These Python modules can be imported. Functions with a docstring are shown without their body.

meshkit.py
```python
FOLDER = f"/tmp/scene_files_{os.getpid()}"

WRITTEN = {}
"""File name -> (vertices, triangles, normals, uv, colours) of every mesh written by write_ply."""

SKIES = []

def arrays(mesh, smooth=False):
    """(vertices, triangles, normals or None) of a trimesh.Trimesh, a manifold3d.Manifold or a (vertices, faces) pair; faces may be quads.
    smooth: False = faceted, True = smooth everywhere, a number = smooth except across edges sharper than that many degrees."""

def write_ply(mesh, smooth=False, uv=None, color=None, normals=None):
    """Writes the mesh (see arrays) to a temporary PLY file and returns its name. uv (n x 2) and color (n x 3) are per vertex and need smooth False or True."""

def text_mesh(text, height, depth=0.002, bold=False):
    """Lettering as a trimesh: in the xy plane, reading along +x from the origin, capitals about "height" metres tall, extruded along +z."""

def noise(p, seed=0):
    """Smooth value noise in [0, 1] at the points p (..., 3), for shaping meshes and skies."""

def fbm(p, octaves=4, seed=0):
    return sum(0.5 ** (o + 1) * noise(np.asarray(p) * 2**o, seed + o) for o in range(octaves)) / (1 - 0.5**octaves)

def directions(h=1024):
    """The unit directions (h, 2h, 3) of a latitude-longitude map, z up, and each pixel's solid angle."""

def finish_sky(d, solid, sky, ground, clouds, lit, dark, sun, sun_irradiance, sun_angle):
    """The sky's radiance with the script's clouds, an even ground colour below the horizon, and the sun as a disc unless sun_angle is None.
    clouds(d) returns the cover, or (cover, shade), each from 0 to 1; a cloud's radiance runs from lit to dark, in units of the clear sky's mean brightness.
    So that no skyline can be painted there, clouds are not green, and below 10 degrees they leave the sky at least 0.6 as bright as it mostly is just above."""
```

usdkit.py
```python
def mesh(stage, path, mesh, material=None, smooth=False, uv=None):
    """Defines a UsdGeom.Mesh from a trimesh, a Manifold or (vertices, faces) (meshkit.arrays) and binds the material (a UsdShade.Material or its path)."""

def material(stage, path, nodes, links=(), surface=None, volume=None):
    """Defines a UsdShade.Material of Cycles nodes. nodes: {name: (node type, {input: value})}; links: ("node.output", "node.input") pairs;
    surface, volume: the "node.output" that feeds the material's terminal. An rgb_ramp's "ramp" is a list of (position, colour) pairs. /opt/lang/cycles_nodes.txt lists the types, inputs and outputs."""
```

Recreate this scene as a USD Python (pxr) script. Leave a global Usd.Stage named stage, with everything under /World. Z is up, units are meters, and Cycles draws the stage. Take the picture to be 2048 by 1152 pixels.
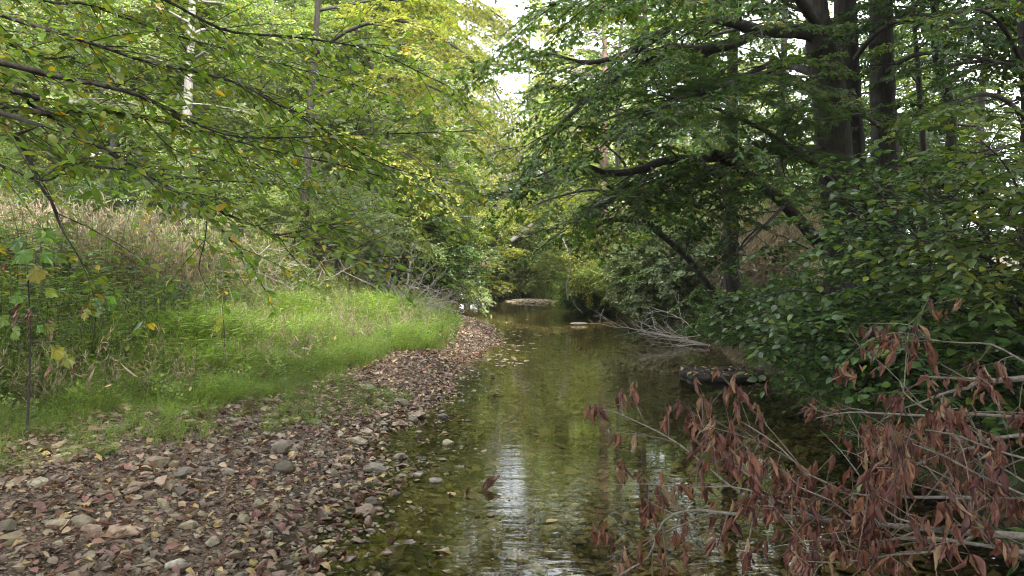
import math
import numpy as np
import usdkit, meshkit
from scipy.spatial import ConvexHull
from scipy.spatial.transform import Rotation
from pxr import Usd, UsdGeom, UsdLux, UsdShade, Gf, Sdf, Vt

stage = Usd.Stage.CreateInMemory()
UsdGeom.SetStageUpAxis(stage, 'Z')
UsdGeom.Xform.Define(stage, '/World')

# ------------------------------------------------------------------ camera, sky, sun, exposure
EYE, FPX, HORIZON = 1.6, 1462.0, 545.0            # eye height over the water; focal length and horizon in photograph pixels (2048 wide)
EXPOSURE = 3.38
SUN_EL, SUN_AZ = math.radians(50), math.radians(150)   # azimuth from +y towards +x
cam = UsdGeom.Camera.Define(stage, '/World/camera')
cam.CreateHorizontalApertureAttr(36.0)
cam.CreateFocalLengthAttr(36.0 * FPX / 2048)
cam.CreateVerticalApertureOffsetAttr(-(576 - HORIZON) / 2048 * 36.0)
cam.CreateClippingRangeAttr(Gf.Vec2f(0.05, 2000))
cam.AddTranslateOp().Set(Gf.Vec3d(0, 0, EYE)); cam.AddRotateXOp().Set(90.0)
cam.CreateExposureAttr(EXPOSURE)

dome = UsdLux.DomeLight.Define(stage, '/World/sky')
dome.GetPrim().SetCustomDataByKey('kind', 'structure')
sky_mat = usdkit.material(stage, '/World/Looks/sky_air', {
    "s": ("sky_texture", {"sky_type": "single_scattering", "sun_disc": False, "sun_elevation": SUN_EL, "sun_rotation": SUN_AZ}),
    "t": ("texture_coordinate", {}),
    "n": ("noise_texture", {"scale": 2.2, "detail": 5.0, "roughness": 0.6}),
    "r": ("map_range", {"from_min": 0.33, "from_max": 0.52, "to_min": 0.45, "to_max": 1.0, "clamp": True}),
    "m": ("mix", {"color2": (9.2, 9.5, 10.0)}),
    "b": ("background_shader", {"strength": 0.05})},
    [("t.generated", "n.vector"), ("n.fac", "r.value"), ("r.result", "m.fac"), ("s.color", "m.color1"), ("m.color", "b.color")], surface="b.background")
UsdShade.MaterialBindingAPI.Apply(dome.GetPrim()).Bind(sky_mat)
sun = UsdLux.DistantLight.Define(stage, '/World/sun')
sun.CreateIntensityAttr(0.40); sun.CreateAngleAttr(12.0); sun.CreateNormalizeAttr(True)
sun.CreateColorAttr(Gf.Vec3f(1.0, 0.94, 0.84))
sd = np.array([math.sin(SUN_AZ) * math.cos(SUN_EL), math.cos(SUN_AZ) * math.cos(SUN_EL), math.sin(SUN_EL)])
sx = np.cross([0, 0, 1.0], sd); sx /= np.linalg.norm(sx); sy = np.cross(sd, sx)
M4 = np.eye(4); M4[0, :3], M4[1, :3], M4[2, :3] = sx, sy, sd
sun.AddTransformOp().Set(Gf.Matrix4d(*M4.ravel().tolist()))

# ------------------------------------------------------------------ helpers
used = {}


def numbered(path):
    if path not in used:
        used[path] = 0
        return path
    used[path] += 1
    return f"{path}_{used[path]:03d}"


def tag(p, label=None, cat=None, group=None, kind=None):
    for k, v in (("label", label), ("category", cat), ("group", group), ("kind", kind)):
        if v:
            p.SetCustomDataByKey(k, v)
    return p


class Thing:
    def __init__(self, name, base=(0, 0, 0), label=None, cat=None, group=None, kind=None):
        self.path = numbered('/World/' + name)
        self.base = np.array(base, float)
        x = UsdGeom.Xform.Define(stage, self.path)
        x.AddTranslateOp().Set(Gf.Vec3d(*map(float, base)))
        tag(x.GetPrim(), label, cat, group, kind)

    def part(self, name, mb, material, smooth=False, label=None, kind=None, under=None):
        return put(numbered(f"{under or self.path}/{name}"), mb, material, smooth, self.base, label, kind)

    def instancer(self, name, protos, pos, rot, scale, idx, kind=None, label=None):
        return instancer(numbered(f"{self.path}/{name}"), protos, np.asarray(pos) - self.base, rot, scale, idx, kind, label)


def put(path, mb, material, smooth=False, base=(0, 0, 0), label=None, kind=None):
    v, f, t = mb.arrays()
    v = v - np.asarray(base)
    if smooth is True or smooth is False:
        m = usdkit.mesh(stage, path, (v, f), material, smooth)
        if t is not None:
            UsdGeom.PrimvarsAPI(m).CreatePrimvar('tint', Sdf.ValueTypeNames.Color3fArray, 'vertex').Set(Vt.Vec3fArray.FromNumpy(t.astype(np.float32)))
    tag(m.GetPrim(), label, kind=kind)
    return path


def instancer(path, protos, pos, rot, scale, idx, kind=None, label=None):
    """protos: list of (MB, material); rot: quaternions xyzw."""
    pi = UsdGeom.PointInstancer.Define(stage, path)
    paths = []
    for k, (mb, mat, smooth) in enumerate(protos):
        q = f"{path}/source_{k:03d}"
        UsdGeom.Xform.Define(stage, q)
        put(q + "/piece", mb, mat, smooth)
        paths.append(q)
    pi.CreatePrototypesRel().SetTargets(paths)
    n = len(pos)
    scale = np.asarray(scale, np.float32)
    if scale.ndim == 1:
        scale = np.repeat(scale[:, None], 3, 1)
    pi.CreatePositionsAttr(Vt.Vec3fArray.FromNumpy(np.asarray(pos, np.float32)))
    pi.CreateOrientationsAttr(Vt.QuathArray.FromNumpy(np.asarray(rot, np.float16)))
    pi.CreateScalesAttr(Vt.Vec3fArray.FromNumpy(scale))
    pi.CreateProtoIndicesAttr(Vt.IntArray.FromNumpy(np.asarray(idx, np.int32)))
    tag(pi.GetPrim(), label, kind=kind)
    return path


def unit(a):
    a = np.asarray(a, float)
    return a / np.maximum(np.linalg.norm(a, axis=-1, keepdims=True), 1e-9)


def quats(d, up):
    """Rotations taking x to d, and z as near to up as may be."""
    d = unit(d); s = unit(np.cross(up, d)); n = np.cross(d, s)
    return Rotation.from_matrix(np.stack([d, s, n], -1)).as_quat()


def P(px, py, Y):
    return np.array([(px - 1024) / FPX * Y, Y, EYE + (HORIZON - py) / FPX * Y])


class MB:
    def __init__(self):
        self.v, self.f, self.t, self.n = [], [], [], 0

    def add(self, v, f, tint=(1, 0, 0)):
        v = np.asarray(v, float)
        self.v.append(v); self.f.append(np.asarray(f, int) + self.n); self.n += len(v)
        self.t.append(np.broadcast_to(np.asarray(tint, float), (len(v), 3)))
        return self

    def arrays(self):
        return np.vstack(self.v), np.vstack(self.f), np.vstack(self.t)

    def tube(self, pts, rad, sides=5, tint=(1, 0, 1), bump=0.0, rng=None):
        p = np.asarray(pts, float); n = len(p)
        rad = np.broadcast_to(np.asarray(rad, float), (n,))
        t = unit(np.gradient(p, axis=0))
        ref = np.where(np.abs(t[:, 2:]) < 0.9, [0, 0, 1.0], [0, 1.0, 0])
        if np.abs(t[:, 2]).min() < 0.9 < np.abs(t[:, 2]).max() or np.abs(t[:, 2]).max() > 0.85:
            ref = np.broadcast_to([0.0, 1.0, 0.02] if np.abs(t[:, 1]).max() < 0.9 else [1.0, 0, 0.02], t.shape)
        a = unit(np.cross(t, ref)); b = np.cross(t, a)
        ang = np.arange(sides) * 2 * np.pi / sides
        r = np.repeat(rad[:, None], sides, 1)
        if bump and rng is not None:
            r = r * (1 + bump * rng.normal(size=r.shape))
        v = p[:, None] + r[..., None] * (np.cos(ang)[None, :, None] * a[:, None] + np.sin(ang)[None, :, None] * b[:, None])
        i, j = np.meshgrid(np.arange(n - 1), np.arange(sides), indexing='ij')
        q = np.stack([i * sides + j, i * sides + (j + 1) % sides, (i + 1) * sides + (j + 1) % sides, (i + 1) * sides + j], -1).reshape(-1, 4)
        return self.add(v.reshape(-1, 3), np.vstack([q[:, [0, 1, 2]], q[:, [0, 2, 3]]]), tint)


def resample(p, step):
    """Catmull-Rom through the points, at about every step metres."""
    p = np.asarray(p, float)
    q = np.vstack([2 * p[0] - p[1], p, 2 * p[-1] - p[-2]])
    out = []
    for i in range(1, len(q) - 2):
        n = max(1, int(round(np.linalg.norm(q[i + 1] - q[i]) / step)))
        t = (np.arange(n) / n)[:, None]
        a, b, c, d = q[i - 1], q[i], q[i + 1], q[i + 2]
        out.append(0.5 * (2 * b + (c - a) * t + (2 * a - 5 * b + 4 * c - d) * t ** 2 + (3 * b - a - 3 * c + d) * t ** 3))
    return np.vstack(out + [p[-1:]])


# leaf outlines: (vertices with x along, y across, z up; triangles)
def ovate(fold=0.06, droop=0.12, w=0.24):
    x = np.array([0, .3, .66, 1, .66, .3]); y = np.array([0, w, w * .85, 0, -w * .85, -w])
    return np.stack([x, y, np.abs(y) / w * fold - droop * x * x], 1), np.array([[0, 2, 1], [0, 3, 2], [0, 4, 3], [0, 5, 4]])


def ovate_fine(fold=0.06, droop=0.2, w=0.24, curl=0.0, wav=0.0, seed=0):
    xs = np.array([0, .1, .26, .45, .65, .83, .94, 1]); ws = w * np.array([.02, .55, .92, 1, .85, .5, .2, 0.01])
    rg = np.random.default_rng(seed)
    rows = []
    for x, h in zip(xs, ws):
        z0 = -droop * x * x
        for s in (-1, 0, 1):
            rows.append([x * (1 - 0.1 * droop * x), s * h, z0 + abs(s) * (fold * h / w + wav * rg.normal() * (0.3 + x))])
    v = np.array(rows); n = len(xs); f = []
    for i in range(n - 1):
        for k in (0, 1):
            a = i * 3 + k
            f += [[a, a + 3, a + 4], [a, a + 4, a + 1]]
    return v, np.array(f)


def curled(rg):
    """A dead leaf: folded along its midrib, its edges rolled in, its tip curled."""
    n = 7; xs = np.linspace(0, 1, n); w = 0.25 * np.array([.06, .62, 1, .98, .75, .4, .03]) * rg.uniform(.7, 1.15)
    fold = rg.uniform(1.0, 2.1); bend = rg.uniform(-1, 1); tw = rg.uniform(-1.3, 1.3); rows = []
    for i, x in enumerate(xs):
        for s in (-1, -.55, 0, .55, 1):
            h = s * w[i]; th = fold * abs(s) * (1 + .25 * rg.normal())
            yy, zz = h * math.cos(th * .75), abs(h) * math.sin(th * .75)
            a = tw * x
            rows.append([x, yy * math.cos(a) - zz * math.sin(a), yy * math.sin(a) + zz * math.cos(a) + bend * .35 * x * x + .02 * rg.normal()])
    v = np.array(rows); f = []
    for i in range(n - 1):
        for k in range(4):
            a = i * 5 + k
            f += [[a, a + 5, a + 6], [a, a + 6, a + 1]]
    return v, np.array(f)


def lobed(rg, n_lobe=5, deep=0.45):
    """A maple or sycamore leaf, stalk at the origin."""
    pts = []
    angs = np.linspace(-150, 150, n_lobe) if n_lobe > 3 else np.array([-100, 0, 100.])
    lens = {5: [.42, .72, 1, .72, .42], 3: [.7, 1, .7]}[n_lobe]
    for i, (a, l) in enumerate(zip(np.linspace(-125, 125, n_lobe), lens)):
        a = math.radians(a + rg.normal() * 5); l = l * rg.uniform(.9, 1.1)
        if i:
            am = (a + pts_a) / 2
            pts.append((am, deep * (l + pl) / 2))
        pts += [(a - .16, l * .72), (a, l), (a + .16, l * .72)]
        pts_a, pl = a, l
    v = [[0, 0, 0]] + [[.35 + .62 * r * math.cos(a), .62 * r * math.sin(a), -.12 * r * r + .05 * rg.normal()] for a, r in pts]
    v.append([.35, 0, 0.02]); c = len(v) - 1
    order = [0] + list(range(1, c))
    f = [[c, order[i], order[(i + 1) % len(order)]] for i in range(len(order))]
    return np.array(v), np.array(f)


def leaves(mb, pos, d, up, size, templates, tint, rng, width=None):
    """Adds many leaves; returns nothing. tint (N,3): brightness, yellowing, woodiness."""
    pos, d = np.asarray(pos, float), unit(d)
    s = unit(np.cross(up, d)); n = np.cross(d, s)
    which = rng.integers(0, len(templates), len(pos))
    for k, (tv, tf) in enumerate(templates):
        m = np.where(which == k)[0]
        if not len(m):
            continue
        z = size[m][:, None, None]
        v = pos[m][:, None] + z * (tv[None, :, 0:1] * d[m][:, None] + tv[None, :, 1:2] * s[m][:, None] + tv[None, :, 2:3] * n[m][:, None])
        f = (np.arange(len(m)) * len(tv))[:, None, None] + tf[None]
        mb.add(v.reshape(-1, 3), f.reshape(-1, 3), np.repeat(tint[m], len(tv), 0))


def leaf_tints(n, rng, yellow=0.06, spread=0.28):
    b = np.clip(rng.normal(1, spread, n), .35, 1.9)
    y = np.where(rng.random(n) < yellow, rng.uniform(.4, 1, n), rng.random(n) ** 3 * .25)
    return np.stack([b, y, np.zeros(n)], 1)


def single_leaves(thing, name, pos, d, up, size, templates, tint, mat, rng, near=300, stuff='foliage', smooth=True):
    """The leaves that show largest as parts of their own, the rest as one stuff part."""
    pos, d, up, size = map(np.asarray, (pos, d, up, size))
    up = np.broadcast_to(up, pos.shape)
    scr = size / np.maximum(pos[:, 1], .3)
    inview = (np.abs(pos[:, 0] / np.maximum(pos[:, 1], .1)) < 0.7) & (np.abs((pos[:, 2] - EYE) / np.maximum(pos[:, 1], .1)) < .42)
    order = np.argsort(-(scr * inview))
    for i in order[:near]:
        mb = MB(); leaves(mb, pos[i:i + 1], d[i:i + 1], up[i:i + 1], size[i:i + 1], [templates[rng.integers(len(templates))]], tint[i:i + 1], rng)
        thing.part(name, mb, mat, smooth)
    r = order[near:]
    if len(r):
        mb = MB(); leaves(mb, pos[r], d[r], up[r], size[r], templates, tint[r], rng)
        thing.part(stuff, mb, mat, smooth, kind='stuff')


# ------------------------------------------------------------------ materials
def leaf_material(name, base, yellow, rough=0.42, trans=0.38, spec=0.5, bark=(.07, .055, .045)):
    base, yellow = np.array(base), np.array(yellow)
    return usdkit.material(stage, '/World/Looks/' + name, {
        "a": ("attribute", {"attribute": "tint"}), "sep": ("separate_color", {}), "o": ("object_info", {}),
        "g": ("geometry", {}), "n": ("noise_texture", {"scale": 0.55, "detail": 2.0}),
        "my": ("mix", {"color1": tuple(base), "color2": tuple(yellow)}),
        "nr": ("map_range", {"from_min": .35, "from_max": .65, "to_min": .72, "to_max": 1.3, "clamp": True}),
        "orr": ("map_range", {"from_min": 0, "from_max": 1, "to_min": .8, "to_max": 1.2}),
        "k1": ("math", {"math_type": "multiply"}), "k2": ("math", {"math_type": "multiply"}), "cc": ("combine_color", {}),
        "mv": ("mix", {"mix_type": "multiply", "fac": 1.0}),
        "mb": ("mix", {"color2": bark}),
        "tc": ("mix", {"mix_type": "multiply", "fac": 1.0, "color2": (1.25, 1.35, .55)}),
        "p": ("principled_bsdf", {"roughness": rough, "specular_ior_level": spec}),
        "t": ("translucent_bsdf", {}), "x": ("mix_closure", {"fac": trans})},
        [("a.color", "sep.color"), ("g.position", "n.vector"), ("sep.g", "my.fac"), ("n.fac", "nr.value"), ("o.random", "orr.value"),
         ("sep.r", "k1.value1"), ("nr.result", "k1.value2"), ("k1.value", "k2.value1"), ("orr.result", "k2.value2"),
         ("k2.value", "cc.r"), ("k2.value", "cc.g"), ("k2.value", "cc.b"), ("my.color", "mv.color1"), ("cc.color", "mv.color2"),
         ("sep.b", "mb.fac"), ("mv.color", "mb.color1"), ("mb.color", "p.base_color"), ("mb.color", "tc.color1"), ("tc.color", "t.color"),
         ("p.BSDF", "x.closure1"), ("t.BSDF", "x.closure2")], surface="x.closure")


def bark_material(name, c1, c2, scale=(9, 9, 1.6), bump=0.6, rough=.9, lichen=None, dist=.02):
    nodes = {"g": ("geometry", {}), "m": ("mapping", {"scale": scale}),
             "n": ("noise_texture", {"scale": 3.0, "detail": 6.0, "roughness": .65}), "r": ("rgb_ramp", {"ramp": [(.3, c1), (.7, c2)]}),
             "n2": ("noise_texture", {"scale": 2.3, "detail": 4.0, "roughness": .7}),
             "lr": ("map_range", {"from_min": .54, "from_max": .64, "to_min": 0, "to_max": .75, "clamp": True}),
             "lm": ("mix", {"color2": lichen or c2}),
             "b": ("bump", {"strength": bump, "distance": dist}), "p": ("principled_bsdf", {"roughness": rough, "specular_ior_level": .25})}
    links = [("g.position", "m.vector"), ("m.vector", "n.vector"), ("n.fac", "r.fac"), ("g.position", "n2.vector"), ("n2.fac", "lr.value"), ("lr.result", "lm.fac"),
             ("r.color", "lm.color1"), ("lm.color", "p.base_color"), ("n.fac", "b.height"), ("b.normal", "p.normal")]
    return usdkit.material(stage, '/World/Looks/' + name, nodes, links, surface="p.BSDF")


def tinted_material(name, rough=.75, noise_scale=14.0, amount=.35, bump=.4, spec=.4, trans=0.0):
    """The colour itself sits on the mesh (tint); noise adds grain."""
    nodes = {"a": ("attribute", {"attribute": "tint"}), "g": ("geometry", {}), "n": ("noise_texture", {"scale": noise_scale, "detail": 5.0, "roughness": .6}),
             "r": ("map_range", {"from_min": .3, "from_max": .7, "to_min": 1 - amount, "to_max": 1 + amount, "clamp": True}), "c": ("combine_color", {}),
             "m": ("mix", {"mix_type": "multiply", "fac": 1.0}), "b": ("bump", {"strength": bump, "distance": .006}), "p": ("principled_bsdf", {"roughness": rough, "specular_ior_level": spec})}
    links = [("g.position", "n.vector"), ("n.fac", "r.value"), ("r.result", "c.r"), ("r.result", "c.g"), ("r.result", "c.b"), ("a.color", "m.color1"), ("c.color", "m.color2"),
             ("m.color", "p.base_color"), ("n.fac", "b.height"), ("b.normal", "p.normal")]
    out = "p.BSDF"
    if trans:
        nodes |= {"t": ("translucent_bsdf", {}), "x": ("mix_closure", {"fac": trans})}
        links += [("m.color", "t.color"), ("p.BSDF", "x.closure1"), ("t.BSDF", "x.closure2")]
        out = "x.closure"
    return usdkit.material(stage, '/World/Looks/' + name, nodes, links, surface=out)


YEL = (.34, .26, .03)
L_near = leaf_material('leaf_near', (.10, .165, .034), (.42, .25, .03), rough=.33, trans=.5)
L_light = leaf_material('leaf_light', (.15, .21, .07), YEL, trans=.5)
L_mid = leaf_material('leaf_mid', (.085, .145, .042), YEL, trans=.45)
L_canopy = leaf_material('leaf_canopy', (.056, .112, .026), YEL, trans=.42)
L_lifted = leaf_material('leaf_lifted', (.21, .255, .09), YEL, trans=.5)  # leaf colour raised to make up for missing light on far foliage
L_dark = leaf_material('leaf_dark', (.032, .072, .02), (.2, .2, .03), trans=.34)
L_yellow = leaf_material('leaf_yellow', (.22, .24, .05), (.40, .27, .03), trans=.5)
L_sage = leaf_material('leaf_sage', (.16, .20, .105), (.26, .24, .1), trans=.35)
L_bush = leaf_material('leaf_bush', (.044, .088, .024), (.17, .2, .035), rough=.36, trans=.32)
L_bush_pale = leaf_material('leaf_bush_pale', (.085, .135, .035), (.28, .27, .04), rough=.4, trans=.38)
L_grass = leaf_material('leaf_grass', (.118, .182, .040), (.30, .28, .08), rough=.5, trans=.45, bark=(.16, .2, .05))
L_weed = leaf_material('leaf_weed', (.10, .155, .05), (.36, .24, .02), rough=.5, trans=.4, bark=(.13, .12, .06))
L_straw = leaf_material('leaf_straw', (.22, .185, .125), (.24, .175, .14), rough=.7, trans=.3, bark=(.2, .15, .11))
L_syca = leaf_material('leaf_sycamore', (.075, .15, .026), (.36, .25, .03), rough=.45, trans=.5)
D_leaf = tinted_material('dead_leaf', rough=.5, noise_scale=38.0, amount=.3, bump=.35, trans=.16)
D_litter = tinted_material('litter_leaf', rough=.55, noise_scale=30.0, amount=.3, bump=.2)
S_stone = tinted_material('stone', rough=.72, noise_scale=26.0, amount=.38, bump=.5)
B_dark = bark_material('bark_dark', (.014, .012, .010), (.048, .042, .036), scale=(11, 11, 1.4), bump=.9, lichen=(.065, .065, .055), dist=.035)
B_limb = bark_material('bark_limb', (.018, .016, .014), (.06, .053, .046), scale=(14, 14, 14), bump=.35, lichen=(.11, .115, .095))
B_grey = bark_material('bark_grey', (.10, .092, .082), (.22, .205, .185))
B_pale = bark_material('bark_pale', (.10, .093, .083), (.27, .262, .24), scale=(7, 7, 3.0), bump=.3, lichen=(.13, .12, .10))
B_dead = bark_material('bark_dead', (.10, .083, .068), (.27, .24, .21), scale=(22, 22, 22), bump=.4, lichen=(.22, .25, .17), dist=.004)
B_twig = bark_material('bark_twig', (.09, .068, .052), (.20, .16, .13), scale=(20, 20, 20), bump=.2, dist=.003)
B_red = bark_material('bark_red', (.11, .07, .05), (.24, .165, .13))

soil = usdkit.material(stage, '/World/Looks/soil', {
    "g": ("geometry", {}), "n": ("noise_texture", {"scale": 1.1, "detail": 8.0, "roughness": .7}), "n2": ("voronoi_texture", {"scale": 16.0}),
    "r": ("rgb_ramp", {"ramp": [(.3, (.035, .03, .018)), (.5, (.07, .055, .035)), (.7, (.06, .075, .028))]}), "r2": ("map_range", {"to_min": .6, "to_max": 1.3}), "c": ("combine_color", {}),
    "m": ("mix", {"mix_type": "multiply", "fac": 1.0}), "b": ("bump", {"strength": .8, "distance": .05}), "p": ("principled_bsdf", {"roughness": .95, "specular_ior_level": .15})},
    [("g.position", "n.vector"), ("g.position", "n2.vector"), ("n.fac", "r.fac"), ("n2.distance", "r2.value"), ("r2.result", "c.r"), ("r2.result", "c.g"), ("r2.result", "c.b"), ("r.color", "m.color1"), ("c.color", "m.color2"), ("m.color", "p.base_color"), ("n2.distance", "b.height"), ("b.normal", "p.normal")], surface="p.BSDF")


def pebble_ground(name, ramp, scale):
    return usdkit.material(stage, '/World/Looks/' + name, {
        "g": ("geometry", {}), "w": ("noise_texture", {"scale": 3.0, "detail": 3.0}), "wm": ("mix", {"mix_type": "add", "fac": .06}),
        "v": ("voronoi_texture", {"scale": scale, "randomness": 1.0}), "e": ("voronoi_texture", {"scale": scale, "feature": "distance_to_edge"}),
        "s": ("separate_color", {}), "r": ("rgb_ramp", {"ramp": ramp}), "er": ("map_range", {"from_min": 0, "from_max": .18, "to_min": .25, "to_max": 1, "clamp": True}), "c": ("combine_color", {}),
        "m": ("mix", {"mix_type": "multiply", "fac": 1.0}), "n": ("noise_texture", {"scale": .8, "detail": 4.0}), "n3": ("map_range", {"from_min": .3, "from_max": .7, "to_min": .55, "to_max": 1.35, "clamp": True}), "c3": ("combine_color", {}), "m3": ("mix", {"mix_type": "multiply", "fac": 1.0}),
        "b": ("bump", {"strength": .8, "distance": .03}), "p": ("principled_bsdf", {"roughness": .85, "specular_ior_level": .25})},
        [("g.position", "w.vector"), ("g.position", "wm.color1"), ("w.color", "wm.color2"), ("wm.color", "v.vector"), ("wm.color", "e.vector"), ("v.color", "s.color"), ("s.r", "r.fac"), ("e.distance", "er.value"), ("er.result", "c.r"), ("er.result", "c.g"), ("er.result", "c.b"),
         ("r.color", "m.color1"), ("c.color", "m.color2"), ("g.position", "n.vector"), ("n.fac", "n3.value"), ("n3.result", "c3.r"), ("n3.result", "c3.g"), ("n3.result", "c3.b"), ("m.color", "m3.color1"), ("c3.color", "m3.color2"), ("m3.color", "p.base_color"), ("e.distance", "b.height"), ("b.normal", "p.normal")], surface="p.BSDF")


bed_mat = pebble_ground('riverbed_pebbles', [(0, (.045, .034, .016)), (.35, (.11, .08, .034)), (.6, (.075, .058, .028)), (.8, (.15, .115, .058)), (1, (.11, .066, .034))], 13.0)
gravel_mat = pebble_ground('gravel_pebbles', [(0, (.08, .05, .036)), (.3, (.16, .12, .085)), (.5, (.12, .066, .05)), (.75, (.21, .17, .12)), (1, (.13, .092, .066))], 30.0)
water_mat = usdkit.material(stage, '/World/Looks/water_surface', {
    "g": ("geometry", {}), "m1": ("mapping", {"scale": (1.6, 5.5, 1)}), "n1": ("noise_texture", {"scale": 1.6, "detail": 3.0, "roughness": .5, "distortion": .4}),
    "m2": ("mapping", {"scale": (.22, .3, 1)}), "n2": ("noise_texture", {"scale": 1.0, "detail": 2.0}), "k": ("map_range", {"from_min": .42, "from_max": .62, "to_min": .12, "to_max": 1.0, "clamp": True}),
    "h": ("math", {"math_type": "multiply"}), "b": ("bump", {"strength": .5, "distance": .0075}),
    "f": ("fresnel", {"IOR": 1.333}), "t": ("transparent_bsdf", {"color": (.86, .84, .68)}), "s": ("glossy_bsdf", {"color": (.97, .97, .97), "roughness": .02}), "x": ("mix_closure", {})},
    [("g.position", "m1.vector"), ("m1.vector", "n1.vector"), ("g.position", "m2.vector"), ("m2.vector", "n2.vector"), ("n2.fac", "k.value"), ("n1.fac", "h.value1"), ("k.result", "h.value2"), ("h.value", "b.height"),
     ("b.normal", "s.normal"), ("f.fac", "x.fac"), ("t.BSDF", "x.closure1"), ("s.BSDF", "x.closure2")], surface="x.closure")

# ------------------------------------------------------------------ ground
XL = np.array([(-30, -4), (-8, -2.6), (0, -1.5), (3.85, -1.12), (4.7, -1.23), (5.4, -.95), (7.2, -1.4), (9.5, -1.0), (12.6, -1.05), (16.1, -.43), (19, -.45), (22.3, -.75), (29, -1.9), (42, -3.3), (60, -4.6), (74, -9), (300, -60)])
XR = np.array([(-30, 2.5), (-8, 2.6), (0, 2.7), (4, 2.9), (8.2, 3.45), (10.4, 3.8), (15, 4.3), (19, 4.1), (24.6, 3.97), (30, 3.5), (37, 2.6), (46, 0.2), (60, -1.6), (74, -6), (300, -54)])
XG = np.array([(-30, -6), (0, -4.6), (4, -4.2), (5.35, -3.75), (6.2, -3.3), (6.67, -2.6), (7.75, -2.14), (10.5, -1.6), (14.5, -.98), (17, -1.1), (22, -1.7), (30, -2.9), (60, -6), (300, -62)])
xl = lambda y: np.interp(y, XL[:, 0], XL[:, 1])
xr = lambda y: np.interp(y, XR[:, 0], XR[:, 1])
xg = lambda y: np.interp(y, XG[:, 0], XG[:, 1]) - .28 * np.clip((13 - np.asarray(y, float)) / 4, 0, 1)
smooth = lambda t: np.clip(t, 0, 1) ** 2 * (3 - 2 * np.clip(t, 0, 1))


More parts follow.
